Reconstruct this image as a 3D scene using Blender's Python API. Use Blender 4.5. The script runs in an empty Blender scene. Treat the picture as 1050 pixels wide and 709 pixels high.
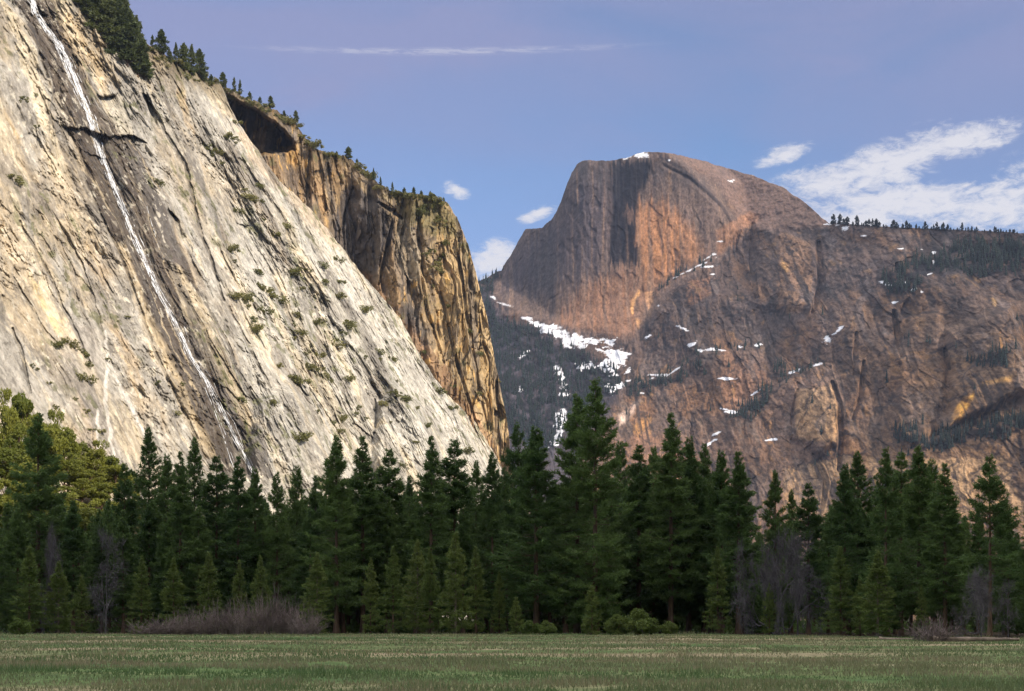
import bpy, math, random
import numpy as np

F, CX, HY, CAMZ = 1442.0, 525.0, 640.0, 1.7      # lens in photo pixels, horizon row, eye height
SUN = np.array([0.62, -0.64, 0.45]); SUN /= np.linalg.norm(SUN)
COL = bpy.context.scene.collection
rng = np.random.default_rng(7)
random.seed(7)

# ------------------------------------------------------------------ noise and masks
_pr = np.random.RandomState(11)
_PERM = _pr.permutation(4096).astype(np.int32)
_ang = _pr.rand(4096) * 2 * np.pi
_GX = (np.cos(_ang) * 1.5).astype(np.float32); _GY = (np.sin(_ang) * 1.5).astype(np.float32)

def perlin(x, y, seed=0):
    x = np.asarray(x, np.float32); y = np.asarray(y, np.float32)
    x, y = np.broadcast_arrays(x, y)
    xf = np.floor(x); yf = np.floor(y)
    fx = x - xf; fy = y - yf
    xi = xf.astype(np.int32) + seed * 131; yi = yf.astype(np.int32)
    ux = fx * fx * (3 - 2 * fx); uy = fy * fy * (3 - 2 * fy)
    p0 = _PERM[xi & 4095]; p1 = _PERM[(xi + 1) & 4095]
    def g(p, dy, X):
        h = _PERM[(p + yi + dy) & 4095]
        return _GX[h] * X + _GY[h] * (fy - dy)
    f1 = fx - 1
    a = g(p0, 0, fx); b = g(p1, 0, f1); c = g(p0, 1, fx); d = g(p1, 1, f1)
    a += (b - a) * ux; c += (d - c) * ux
    a += (c - a) * uy
    return a

def fbm(x, y, seed=0, octv=5, gain=0.5, lac=2.03):
    s = 0.0; a = 1.0
    for o in range(octv):
        s = s + a * perlin(x, y, seed + o * 17)
        x = x * lac + 13.7; y = y * lac - 7.3; a *= gain
    return s

def blocks(x, y, seed=0):
    """jointed rock: per block a random offset and tilt, and the distance to the block's edge"""
    x = np.asarray(x, np.float32); y = np.asarray(y, np.float32)
    xi = np.floor(x).astype(np.int32); yi = np.floor(y).astype(np.int32)
    b1 = np.full(x.shape, 9., np.float32); b2 = b1.copy(); off = np.zeros_like(x); tilt = np.zeros_like(x)
    for i in (-1, 0, 1):
        for j in (-1, 0, 1):
            h = _PERM[(_PERM[(xi + i + seed * 57) & 4095] + yi + j) & 4095]; h2 = _PERM[(h + 101) & 4095]; h3 = _PERM[(h2 + 57) & 4095]
            dx = xi + i + h / np.float32(4096.) - x; dy = yi + j + h2 / np.float32(4096.) - y
            dd = dx * dx + dy * dy; m = dd < b1
            b2 = np.where(m, b1, np.minimum(b2, dd)); b1 = np.where(m, dd, b1)
            r = h3 / np.float32(4096.) - np.float32(.5)
            off = np.where(m, r, off); tilt = np.where(m, _GX[h3] * dx + _GY[h3] * dy, tilt)
    return off, tilt, np.sqrt(b2) - np.sqrt(b1)

def ridged(x, y, seed=0, octv=3):
    s = 0.0; a = 1.0
    for o in range(octv):
        s = s + a * (1 - np.abs(perlin(x, y, seed + o * 31)) * 2)
        x = x * 2.1 + 5.1; y = y * 2.1 + 1.7; a *= 0.5
    return s

def sstep(a, b, x):
    t = np.clip((x - a) / (b - a), 0, 1)
    return t * t * (3 - 2 * t)

def terraces(n, soft=0.18):
    f = np.floor(n); r = n - f
    return f + sstep(1 - soft, 1, r) + 0.15 * r

def seg_dist(px, py, pts):
    """distance to a polyline, signed side of the nearest segment, and the position along it 0..1"""
    best = np.full(px.shape, 1e9); side = np.zeros(px.shape); par = np.zeros(px.shape)
    pts = np.array(pts, float)
    L = np.r_[0, np.cumsum(np.hypot(*(pts[1:] - pts[:-1]).T))]
    for i in range(len(pts) - 1):
        ax, ay = pts[i]; bx, by = pts[i + 1]
        dx, dy = bx - ax, by - ay; l2 = dx * dx + dy * dy
        t = np.clip(((px - ax) * dx + (py - ay) * dy) / l2, 0, 1)
        ex = px - ax - t * dx; ey = py - ay - t * dy
        d = np.hypot(ex, ey); m = d < best
        best = np.where(m, d, best)
        side = np.where(m, np.sign(dx * ey - dy * ex), side)
        par = np.where(m, (L[i] + t * (L[i + 1] - L[i])) / L[-1], par)
    return best, side, par

def poly_mask(px, py, poly, soft=4.0):
    """soft inside mask of a polygon"""
    pts = np.array(poly, float)
    out = np.zeros(px.shape)
    x0, y0 = pts.min(0) - soft * 2; x1, y1 = pts.max(0) + soft * 2
    m = (px > x0) & (px < x1) & (py > y0) & (py < y1)
    if not m.any():
        return out
    X = px[m]; Y = py[m]
    d, _, _ = seg_dist(X, Y, np.vstack([pts, pts[:1]]))
    ins = np.zeros(X.shape, bool)
    j = len(pts) - 1
    for i in range(len(pts)):
        xi, yi = pts[i]; xj, yj = pts[j]
        c = ((yi > Y) != (yj > Y)) & (X < (xj - xi) * (Y - yi) / (yj - yi + 1e-9) + xi)
        ins ^= c; j = i
    sd = np.where(ins, d, -d)
    out[m] = sstep(-soft, soft, sd)
    return out

def stroke(px, py, pts, w, soft=1.0):
    pts = np.array(pts, float); out = np.zeros(px.shape)
    x0, y0 = pts.min(0) - w * 3 - 3; x1, y1 = pts.max(0) + w * 3 + 3
    m = (px > x0) & (px < x1) & (py > y0) & (py < y1)
    if m.any():
        d, _, par = seg_dist(px[m], py[m], pts)
        taper = 0.45 + 0.55 * np.sin(np.pi * np.clip(par, 0.03, 0.97))
        out[m] = 1 - sstep(w * 0.5 * taper, w * 0.5 * taper + soft, d)
    return out

def mixc(c, rgb, m):
    m = m[..., None]
    return c * (1 - m) + np.array(rgb) * m

def Z(k, pts):
    """survey readings taken on enlarged crops -> photo survey units"""
    s, ox, oy = {1: (2.953, 0, 0), 2: (2.727, 0, 220), 3: (2.953, 200, 60), 4: (2.953, 200, 260), 5: (3.5, 480, 140),
                 6: (3.5, 480, 300), 7: (3.222, 740, 100), 8: (3.084, 740, 300)}[k]
    return [(x / s + ox, y / s + oy) for x, y in pts]

def ray(px, py):
    px = np.asarray(px, float); py = np.asarray(py, float)
    return np.stack([(px - CX) / F, np.ones_like(px), (HY - py) / F], -1)
CAM = np.array([0, 0, CAMZ])
def at(px, py, Y):
    return CAM + ray(px, py) * Y

class Plane:
    def __init__(s, n, P):
        s.n = np.array(n, float); s.n /= np.linalg.norm(s.n); s.k = float(s.n @ (np.array(P) - CAM))
    @staticmethod
    def three(*pp):
        A, B, C = [at(*p) for p in pp]
        n = np.cross(B - A, C - A)
        if n[1] > 0: n = -n
        return Plane(n, A)
    def depth(s, px, py):
        den = ray(px, py) @ s.n
        d = s.k / np.where(np.abs(den) < 1e-4, -1e-4, den)
        return np.where((d < 0) | (d > 20000), 20000, d)
def smin(a, b, k):
    h = np.clip(0.5 + 0.5 * (b - a) / k, 0, 1)
    return b * (1 - h) + a * h - k * h * (1 - h)
def smax(a, b, k): return -smin(-a, -b, k)

# ------------------------------------------------------------------ object helpers
def link(o, parent=None):
    COL.objects.link(o)
    if parent is not None: o.parent = parent
    return o
def raw_mesh(name, V, faces, mat=None, smooth=False):
    """faces: (n,3) or (n,4) int array"""
    me = bpy.data.meshes.new(name)
    V = np.ascontiguousarray(V, np.float32); Fc = np.ascontiguousarray(faces, np.int32)
    k = Fc.shape[1]
    me.vertices.add(len(V)); me.vertices.foreach_set('co', V.ravel())
    me.loops.add(Fc.size); me.loops.foreach_set('vertex_index', Fc.ravel())
    me.polygons.add(len(Fc)); me.polygons.foreach_set('loop_start', np.arange(0, Fc.size, k, dtype=np.int32))
    me.polygons.foreach_set('loop_total', np.full(len(Fc), k, np.int32))
    if smooth: me.polygons.foreach_set('use_smooth', np.ones(len(Fc), bool))
    me.update(calc_edges=True)
    if mat: me.materials.append(mat)
    return me
def set_col(me, C):
    C = np.clip(np.asarray(C).reshape(-1, 3), 0.004, 0.92)
    at_ = me.attributes.new('Col', 'FLOAT_COLOR', 'POINT')
    at_.data.foreach_set('color', np.c_[C, np.ones(len(C))].astype(np.float32).ravel())
def tag(o, label=None, cat=None, group=None, kind=None):
    if label: o['label'] = label
    if cat: o['category'] = cat
    if group: o['group'] = group
    if kind: o['kind'] = kind
    return o
def grid_faces(nr, nc):
    i = np.arange(nr * nc).reshape(nr, nc)
    return np.stack([i[:-1, :-1].ravel(), i[:-1, 1:].ravel(), i[1:, 1:].ravel(), i[1:, :-1].ravel()], 1)
def copy_tree(o, parent=None):
    c = o.copy(); COL.objects.link(c); c.parent = parent
    for ch in o.children: copy_tree(ch, c)
    return c

# ------------------------------------------------------------------ materials
def new_mat(name):
    m = bpy.data.materials.new(name); m.use_nodes = True
    nt = m.node_tree; b = nt.nodes['Principled BSDF']
    return m, nt, b
def nd(nt, t, **kw):
    n = nt.nodes.new(t)
    for k, v in kw.items(): setattr(n, k, v)
    return n
def granite_mat(name, s1, s2, bump):
    m, nt, b = new_mat(name); L = nt.links.new
    a = nd(nt, 'ShaderNodeAttribute', attribute_name='Col')
    g = nd(nt, 'ShaderNodeNewGeometry')
    n1 = nd(nt, 'ShaderNodeTexNoise'); n1.inputs['Scale'].default_value = s1; n1.inputs['Detail'].default_value = 6; n1.inputs['Roughness'].default_value = 0.7
    n2 = nd(nt, 'ShaderNodeTexNoise'); n2.inputs['Scale'].default_value = s2; n2.inputs['Detail'].default_value = 4
    L(g.outputs['Position'], n1.inputs['Vector']); L(g.outputs['Position'], n2.inputs['Vector'])
    mr = nd(nt, 'ShaderNodeMapRange'); mr.inputs['From Min'].default_value = 0.3; mr.inputs['From Max'].default_value = 0.7
    mr.inputs['To Min'].default_value = 0.72; mr.inputs['To Max'].default_value = 1.25; L(n1.outputs['Fac'], mr.inputs['Value'])
    mr2 = nd(nt, 'ShaderNodeMapRange'); mr2.inputs['From Min'].default_value = 0.3; mr2.inputs['From Max'].default_value = 0.7
    mr2.inputs['To Min'].default_value = 0.86; mr2.inputs['To Max'].default_value = 1.12; L(n2.outputs['Fac'], mr2.inputs['Value'])
    mu = nd(nt, 'ShaderNodeMath', operation='MULTIPLY'); L(mr.outputs[0], mu.inputs[0]); L(mr2.outputs[0], mu.inputs[1])
    vm = nd(nt, 'ShaderNodeVectorMath', operation='SCALE'); L(a.outputs['Color'], vm.inputs[0]); L(mu.outputs[0], vm.inputs['Scale'])
    L(vm.outputs[0], b.inputs['Base Color']); b.inputs['Roughness'].default_value = 0.85
    b.inputs['Specular IOR Level'].default_value = 0.15
    bp = nd(nt, 'ShaderNodeBump'); bp.inputs['Strength'].default_value = 0.8; bp.inputs['Distance'].default_value = bump
    L(n1.outputs['Fac'], bp.inputs['Height']); L(bp.outputs[0], b.inputs['Normal'])
    return m
def leaf_mat(name, c0, c1, trans=0.25):
    m, nt, b = new_mat(name); L = nt.links.new
    oi = nd(nt, 'ShaderNodeObjectInfo'); g = nd(nt, 'ShaderNodeNewGeometry')
    n = nd(nt, 'ShaderNodeTexNoise'); n.inputs['Scale'].default_value = 0.35; n.inputs['Detail'].default_value = 2
    L(g.outputs['Position'], n.inputs['Vector'])
    ad = nd(nt, 'ShaderNodeMath', operation='MULTIPLY_ADD'); ad.inputs[1].default_value = 0.75
    L(oi.outputs['Random'], ad.inputs[0])
    n2 = nd(nt, 'ShaderNodeMath', operation='MULTIPLY_ADD'); n2.inputs[1].default_value = 1.2; n2.inputs[2].default_value = -0.35
    L(n.outputs['Fac'], n2.inputs[0]); L(n2.outputs[0], ad.inputs[2])
    r = nd(nt, 'ShaderNodeMix', data_type='RGBA'); r.inputs['A'].default_value = (*c0, 1); r.inputs['B'].default_value = (*c1, 1)
    L(ad.outputs[0], r.inputs['Factor']); L(r.outputs['Result'], b.inputs['Base Color'])
    b.inputs['Roughness'].default_value = 0.65; b.inputs['Specular IOR Level'].default_value = 0.25 if trans else 0.05
    if trans:
        t = nd(nt, 'ShaderNodeBsdfTranslucent'); L(r.outputs['Result'], t.inputs['Color'])
        mx = nd(nt, 'ShaderNodeMixShader'); mx.inputs[0].default_value = trans
        L(b.outputs[0], mx.inputs[1]); L(t.outputs[0], mx.inputs[2]); L(mx.outputs[0], nt.nodes['Material Output'].inputs['Surface'])
    return m
def plain_mat(name, c0, c1, scale, rough=0.8, stretch=None):
    m, nt, b = new_mat(name); L = nt.links.new
    g = nd(nt, 'ShaderNodeNewGeometry')
    n = nd(nt, 'ShaderNodeTexNoise'); n.inputs['Scale'].default_value = scale; n.inputs['Detail'].default_value = 5
    if stretch:
        mp = nd(nt, 'ShaderNodeMapping'); mp.inputs['Scale'].default_value = stretch; L(g.outputs['Position'], mp.inputs[0]); L(mp.outputs[0], n.inputs['Vector'])
    else: L(g.outputs['Position'], n.inputs['Vector'])
    mr = nd(nt, 'ShaderNodeMapRange'); mr.inputs['From Min'].default_value = 0.35; mr.inputs['From Max'].default_value = 0.65
    L(n.outputs['Fac'], mr.inputs['Value'])
    r = nd(nt, 'ShaderNodeMix', data_type='RGBA'); r.inputs['A'].default_value = (*c0, 1); r.inputs['B'].default_value = (*c1, 1)
    L(mr.outputs[0], r.inputs['Factor']); L(r.outputs['Result'], b.inputs['Base Color'])
    b.inputs['Roughness'].default_value = rough; b.inputs['Specular IOR Level'].default_value = 0.2
    return m

M_SLAB = granite_mat('pale_granite', 0.12, 0.02, 1.2)
M_COLUMN = granite_mat('brown_granite', 0.10, 0.018, 1.2)
M_DOME = granite_mat('far_granite', 0.035, 0.006, 4.0)
M_BARK = plain_mat('bark', (0.055, 0.035, 0.024), (0.13, 0.085, 0.055), 1.5, stretch=(1, 1, 0.25))
M_BIRCHY = plain_mat('pale_bark', (0.13, 0.10, 0.08), (0.24, 0.19, 0.15), 2.0)
M_TWIG = plain_mat('bare_twigs', (0.062, 0.056, 0.062), (0.11, 0.10, 0.11), 0.8)
M_TWIG2 = plain_mat('willow_twigs', (0.135, 0.105, 0.102), (0.24, 0.19, 0.18), 0.5)
M_PINE = leaf_mat('pine_needles', (0.050, 0.096, 0.030), (0.11, 0.17, 0.048), 0.38)
M_YOUNG = leaf_mat('young_needles', (0.085, 0.13, 0.030), (0.15, 0.19, 0.05), 0.36)
M_OAK = leaf_mat('oak_leaves', (0.080, 0.105, 0.018), (0.17, 0.18, 0.030))
M_SCRUB = leaf_mat('scrub_leaves', (0.085, 0.10, 0.032), (0.19, 0.175, 0.06))
M_RIMTREE = leaf_mat('rim_needles', (0.042, 0.062, 0.022), (0.095, 0.11, 0.038))
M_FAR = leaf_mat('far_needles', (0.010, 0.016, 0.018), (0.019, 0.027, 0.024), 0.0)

# ------------------------------------------------------------------ the cliffs
GRIDS = {}
def cliff(name, cols, rowsv, bottom, sky, depthf, nrm, dispf, colf, mat, skirt, skirt_dir):
    """a rock face: rays of the survey meet the rock planes, and the relief stands out along the face's own normal"""
    sk = sky(cols)
    PX = np.repeat(cols[None, :], len(rowsv), 0)
    PY = bottom + (sk[None, :] - bottom) * rowsv[:, None]
    Y = depthf(PX, PY)
    P = CAM + ray(PX, PY) * Y[..., None]
    d = dispf(PX, PY, P)
    n = np.array(nrm, float); n /= np.linalg.norm(n)
    nr = np.clip(-(ray(PX, PY) @ n), 0.22, 1)
    P = CAM + ray(PX, PY) * (Y - d / nr)[..., None]
    C = colf(PX, PY, P, d)
    rim = P[-1]; rows = [P]; cs = [C]
    rr = rim - CAM; rr = rr / rr[:, 1:2]
    for s in skirt:
        q = rim + s * (rr + np.array(skirt_dir)) 
        q[:, 2] += s * 0.02 * fbm(cols / 30, cols * 0 + s / 100, 5, 3)
        rows.append(q[None]); cs.append(C[-1:][:])
    V = np.concatenate(rows, 0); CC = np.concatenate(cs, 0)
    me = raw_mesh(name, V.reshape(-1, 3), grid_faces(V.shape[0], V.shape[1]), mat, True)
    set_col(me, CC)
    o = link(bpy.data.objects.new(name, me)); tag(o, kind='structure')
    GRIDS[name] = (cols, PX, PY, P)
    return o
def surf(name, px, py):
    cols, PX, PY, P = GRIDS[name]
    j = int(np.clip(np.searchsorted(cols, px), 0, len(cols) - 1))
    i = int(np.argmin(np.abs(PY[:, j] - py)))
    return P[i, j]
def pts_fn(pts):
    p = np.array(pts, float)
    return lambda x: np.interp(x, p[:, 0], p[:, 1])
def span(*parts): return np.unique(np.concatenate([np.arange(a, b, s) for a, b, s in parts]))

# --- pale slab on the west
A0 = at(250, 470, 1050)
nA = np.array([0.807, -0.364, 0.46]); PA = Plane(nA, A0)
nA = PA.n
eA = np.cross([0, 0, 1], nA); eA /= np.linalg.norm(eA)
fA = np.cross(nA, eA)
if fA[2] < 0: fA = -fA
topA_pts = pts_fn([(-260, -190), (40, -75), (95, -30), (118, 8), (140, 38), (162, 52), (200, 73), (226, 86), (231, 96), (236, 111), (246, 128), (285, 184), (318, 214), (349, 251), (362, 270), (410, 326), (434, 370), (457, 403), (488, 434), (505, 461), (515, 480), (560, 560)])
WET = [(15, 0), (58, 0), (66, 35), (84, 62), (103, 110), (140, 150), (160, 190), (176, 235), (190, 270), (214, 330), (252, 400), (280, 490), (225, 490), (190, 420), (168, 372), (143, 312), (122, 262), (100, 210), (82, 165), (64, 125), (50, 80), (36, 42)]
FALL = [(30, -10), (35.6, 13.5), (47, 30), (59, 44), (69, 64), (80, 91), (91, 118), (98, 142), (108, 169), (122, 203), (134, 234), (147, 264), (161, 297), (183, 337), (196, 367), (213, 392), (229, 425), (252, 470), (266, 500)]
CRACKS = [  # polyline, width, depth, darkness
    ([(151, 98), (169, 135), (190, 169), (205, 237), (216, 264), (229, 308)], 3.4, 7, 1.0),
    ([(235, 315), (255, 355), (277, 398)], 2.2, 5, .9),
    ([(20, 227), (37, 257), (55, 290), (64, 315), (79, 341), (92, 372)], 2.4, 6, .8),
    ([(13, 282), (30, 312), (46, 340), (60, 352)], 1.6, 4, .7), ([(13, 337), (22, 359), (31, 403)], 3.0, 6, .8),
    ([(183, 293), (205, 330), (224, 374)], 3.2, 4, .8), ([(216, 319), (235, 356), (242, 378), (264, 414), (272, 440)], 2.4, 4, .7),
    ([(308, 270), (329, 301), (342, 334)], 3.0, 5, .8), ([(359, 355), (376, 382), (390, 409)], 4.2, 6, .8), ([(383, 380), (396, 402)], 2, 4, .7),
    ([(240, 150), (262, 185), (285, 215), (300, 250)], 2.4, 4, .7), ([(270, 196), (290, 222), (306, 250)], 2.2, 3, .6),
    ([(143, 312), (161, 367), (191, 425), (210, 470)], 2.4, 4, .7), ([(103, 220), (125, 264), (143, 312)], 2.0, 4, .7),
    ([(60, 130), (78, 165), (92, 195), (108, 230)], 1.6, 3, .6), ([(150, 250), (168, 290), (190, 330)], 1.8, 3, .6),
    ([(270, 262), (288, 300), (300, 330)], 1.6, 3, .5), ([(205, 120), (228, 170), (248, 215)], 1.5, 3, .5),
    ([(335, 360), (352, 400), (362, 430)], 2.0, 4, .6), ([(300, 380), (320, 420), (332, 460)], 1.5, 3, .5),
    ([(384, 410), (386, 432), (380, 455)], 2.2, 5, .7), ([(120, 60), (142, 100)], 1.4, 3, .5),
    ([(40, 90), (54, 130), (60, 170)], 1.2, 3, .5), ([(170, 70), (200, 120), (222, 165)], 1.2, 3, .4),
]
ROOFS = [([(66, 130), (80, 132), (92, 134), (105, 137), (118, 141), (137, 139), (150, 146)], 3.4), ([(100, 97), (110, 98), (119, 96)], 4), ([(146, 95), (156, 108)], 7),
         ([(172, 213), (182, 224)], 4)]
def slab_disp(px, py, P):
    q = P - A0; a = q @ eA; b = q @ fA
    w = 14 * fbm(a / 60, b / 60, 3, 3)
    aw = a + w * 0.8
    d = 9 * fbm(a / 170, b / 300, 11, 3) + 0.9 * fbm(aw / 26, b / 170, 21, 4)
    d += 0.75 * terraces(1.6 * fbm(aw / 48, b / 150, 41, 4) + aw / 60)
    d += 0.45 * terraces(2.2 * fbm(aw / 20, b / 60, 51, 4), 0.15)
    d += 0.5 * fbm(a / 5, b / 11, 61, 4) + 0.2 * fbm(a / 2.2, b / 4, 62, 2)
    rough = sstep(-0.2, 0.5, fbm(a / 90, b / 90, 71, 3) - poly_mask(px, py, [(225, 120), (245, 125), (310, 195), (350, 255), (405, 335), (455, 405), (515, 480), (500, 500), (455, 470), (405, 400), (350, 315), (290, 225)], 14))
    d += rough * (1.2 * terraces(2.0 * fbm(a / 16, b / 16, 81, 4), 0.2) + 0.5 * ridged(a / 9, b / 14, 91, 3))
    wx = px + 1.2 * fbm(b / 14, a / 14, 97, 3)
    for pts, wd, dp, dk in CRACKS:
        d -= dp * 0.3 * stroke(wx, py, pts, wd, 1.0)
    for pts, dp in ROOFS:      # overhanging steps: the rock under the line is cut back
        pts = np.array(pts, float)
        yl = np.interp(px, pts[:, 0], pts[:, 1]); t = py - yl - 2.6 * fbm(a / 9, b / 12, 33, 4)
        inside = sstep(pts[0, 0] - 2, pts[0, 0] + 4, px - t * .4) * (1 - sstep(pts[-1, 0] - 4, pts[-1, 0] + 2, px - t * .4))
        d -= dp * inside * sstep(-0.6, 0.6, t) * (1 - sstep(6, 40, t))
        d += dp * 0.5 * inside * sstep(-22, -1, t) * (1 - sstep(-1, 0.5, t))
    ww = 5 * fbm(a / 22, b / 40, 64, 3)
    o1, t1, _ = blocks((a + ww) / 26, (b - ww) / 70, 1); o2, t2, _ = blocks((a + ww) / 9, (b - ww * .6) / 22, 2); o3, t3, _ = blocks((a + .5 * ww) / 3.4, b / 7, 3)
    bl = sstep(-0.25, 0.45, fbm(a / 80, b / 110, 65, 3)) * (1 - 0.75 * poly_mask(px, py, [(225, 120), (245, 125), (310, 195), (350, 255), (405, 335), (455, 405), (515, 480), (500, 500), (455, 470), (405, 400), (350, 315), (290, 225)], 14))
    d += (0.2 + .8 * bl) * (1.3 * o1 + 1.3 * t1) + bl * (0.8 * o2 + 0.8 * t2 + .4 * o3 + .4 * t3)
    # flake at the far left, the two domes at the foot, the gutter of the fall
    d += 6 * poly_mask(px, py, [(-60, -60), (12, 8), (35, 35), (39, 46), (47, 58), (55, 92), (52, 110), (46, 210), (-60, 210)], 1.4) * (1 - sstep(60, 190, py))
    d += 9 * poly_mask(px, py, [(258, 470), (264, 418), (278, 402), (296, 396), (322, 425), (345, 480), (350, 540), (262, 540)], 7)
    d += 12 * poly_mask(px, py, [(385, 470), (390, 415), (403, 396), (428, 416), (446, 452), (450, 520), (390, 520)], 6)
    dw, _, _ = seg_dist(px, py, FALL)
    d -= 3.5 * (1 - sstep(3, 12, dw))
    return d
def slab_col(px, py, P, d):
    q = P - A0; a = q @ eA; b = q @ fA
    aw = a + 11 * fbm(a / 60, b / 60, 3, 3)
    t = sstep(-0.35, 0.35, fbm(a / 70, b / 130, 101, 6, .6))
    C = np.array([0.43, 0.36, 0.26]) * (1 - t[..., None]) + np.array([0.40, 0.375, 0.33]) * t[..., None]
    t2 = sstep(150, 330, px + 0.25 * (py - 250) + 40 * fbm(a / 50, b / 80, 103, 3))
    C = mixc(C, (0.50, 0.485, 0.435), 0.75 * t2)
    st = fbm(aw / 7, b / 130, 111, 4); st2 = fbm(aw / 20, b / 200, 113, 4)
    C = mixc(C, (0.60, 0.52, 0.38), 0.8 * sstep(0.2, 0.45, st2 + .25 * st))                       # cream stripes down the fall line
    C = mixc(C, (0.25, 0.23, 0.20), 0.5 * sstep(0.35, 0.6, -st2 + 0.45 * st))       # lichen and wash stripes
    C = mixc(C, (0.60, 0.57, 0.50), 0.5 * sstep(0.3, 0.8, st) * t2)
    C = mixc(C, (0.22, 0.20, 0.175), 0.6 * sstep(0.2, 0.45, fbm(a / 34, b / 60, 121, 6, .6)))      # grey patches
    C = mixc(C, (0.50, 0.34, 0.16), 0.45 * sstep(0.35, 0.8, fbm(aw / 30, b / 110, 131, 4)) * (1 - 0.7 * t2))    # iron stain
    wm = sstep(0.35, 0.65, poly_mask(px + 7 * fbm(aw / 9, b / 120, 142, 3), py, WET, 9))
    C = mixc(C, (0.088, 0.070, 0.056), wm * np.clip(0.96 + 0.3 * st, 0.6, 0.98))
    C = mixc(C, (0.07, 0.062, 0.058), wm * 0.85 * sstep(0.05, 0.6, fbm(aw / 5, b / 160, 143, 3)))
    C = mixc(C, (0.46, 0.38, 0.26), wm * 0.75 * sstep(0.46, 0.66, fbm(aw / 6, b / 220, 144, 3)))
    wx = px + 4 * fbm(aw / 8, b / 60, 151, 3); wy = py + 4 * fbm(a / 14, b / 14, 152, 3)
    for poly, rgb, k in [
        ([(27, 280), (40, 293), (51, 319), (68, 330), (68, 345), (55, 336), (40, 314)], (0.70, 0.56, 0.32), .9),
        ([(176, 272), (186, 275), (200, 296), (215, 325), (235, 370), (262, 430), (256, 440), (236, 410), (212, 368), (190, 320)], (0.62, 0.52, 0.36), .75),
        ([(118, 250), (128, 252), (150, 310), (172, 360), (205, 425), (222, 470), (210, 470), (176, 400), (150, 350), (135, 300)], (0.56, 0.45, 0.29), .7),
        ([(75, 15), (100, 60), (112, 95), (105, 100), (88, 55), (65, 13)], (0.58, 0.44, 0.26), .7),
        ([(110, 98), (126, 100), (136, 136), (120, 139)], (0.52, 0.47, 0.37), .7),
        ([(172, 220), (180, 250), (192, 275), (176, 272), (164, 240), (150, 205), (160, 200)], (0.13, 0.11, 0.10), .8),
        ([(225, 122), (240, 122), (305, 192), (345, 252), (400, 332), (450, 402), (512, 475), (500, 490), (455, 450), (405, 380), (350, 300), (290, 215)], (0.60, 0.575, 0.52), .62),
        ([(60, 330), (95, 335), (110, 400), (120, 470), (80, 470), (70, 400)], (0.33, 0.29, 0.25), .5),
        ([(240, 130), (262, 140), (300, 178), (330, 212), (352, 262), (330, 245), (290, 200), (255, 165)], (0.46, 0.33, 0.20), .6),
        ([(180, 480), (250, 485), (260, 420), (310, 400), (330, 470), (330, 560), (180, 560)], (0.30, 0.285, 0.26), .45)]:
        C = mixc(C, rgb, k * poly_mask(wx, wy, poly, 2.5) * np.clip(0.85 + 0.4 * st, 0, 1))
    ww = 5 * fbm(a / 22, b / 40, 64, 3)
    o1, _, e1 = blocks((a + ww) / 26, (b - ww) / 70, 1); o2, _, e2 = blocks((a + ww) / 9, (b - ww * .6) / 22, 2)
    bl = sstep(-0.25, 0.45, fbm(a / 80, b / 110, 65, 3))
    C = C * (1 + 0.16 * o1 + 0.2 * o2 * bl)[..., None]
    C = mixc(C, (0.10, 0.09, 0.075), 0.4 * (1 - sstep(0.02, 0.07, e1)) * sstep(-.1, .4, fbm(a / 30, b / 60, 66, 3)))
    C = mixc(C, (0.12, 0.105, 0.09), 0.4 * bl * (1 - sstep(0.03, 0.10, e2)) * sstep(-.1, .4, fbm(a / 18, b / 26, 67, 3)))
    for pts, wd, k in [([(128, 150), (150, 205), (172, 262), (196, 322), (224, 388), (250, 450)], 5, .6), ([(140, 160), (166, 225), (184, 262)], 7, .7), ([(112, 150), (132, 205), (152, 262), (176, 325), (205, 390)], 4, .7),
                       ([(190, 250), (214, 312), (240, 372), (268, 432)], 3, .5), ([(232, 140), (262, 196), (296, 262), (330, 330)], 4, .5), ([(262, 150), (300, 215), (345, 292), (392, 372)], 4, .45), ([(280, 290), (312, 360), (345, 432)], 5, .4),
                       ([(330, 270), (372, 345), (412, 420)], 4, .45), ([(30, 60), (62, 140), (98, 225), (132, 310)], 5, .4), ([(20, 150), (48, 215), (80, 290)], 4, .4), ([(160, 80), (186, 140), (214, 205), (240, 275)], 3, .45), ([(100, 330), (130, 395), (160, 455)], 5, .35)]:
        C = mixc(C, (0.12, 0.108, 0.097), min(1, 1.35 * k) * stroke(px + 2.2 * fbm(aw / 12, b / 90, 173, 2), py, pts, wd * 1.4, 2.0) * np.clip(0.8 + 0.7 * st, 0.15, 1))
    ck = sstep(0.80, 0.97, 1 - np.abs(fbm(aw / 17, b / 110, 161, 4)) * 1.6) * sstep(-0.1, 0.35, fbm(a / 50, b / 60, 162, 3))
    C = mixc(C, (0.12, 0.105, 0.09), 0.4 * ck * sstep(0.0, 0.3, fbm(a / 60, b / 70, 165, 3)))
    ck = sstep(0.84, 0.98, 1 - np.abs(fbm(a / 13, b / 15, 163, 4)) * 1.7) * sstep(0.0, 0.4, fbm(a / 40, b / 40, 164, 3))
    C = mixc(C, (0.12, 0.105, 0.09), 0.5 * ck)
    pit = sstep(0.34, 0.62, fbm(a / 4.5, b / 6, 166, 4, .6)) * sstep(-0.25, 0.25, fbm(a / 45, b / 60, 167, 4))
    C = mixc(C, (0.15, 0.135, 0.115), 0.45 * pit)  # dark dots painted as the shade inside small pits
    pit = sstep(0.34, 0.62, fbm(a / 5, b / 9, 168, 4, .6)) * sstep(-0.2, 0.3, fbm(a / 45, b / 80, 169, 4))
    C = mixc(C, (0.66, 0.61, 0.50), 0.6 * pit)
    wx = px + 1.2 * fbm(b / 14, a / 14, 97, 3)
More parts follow.
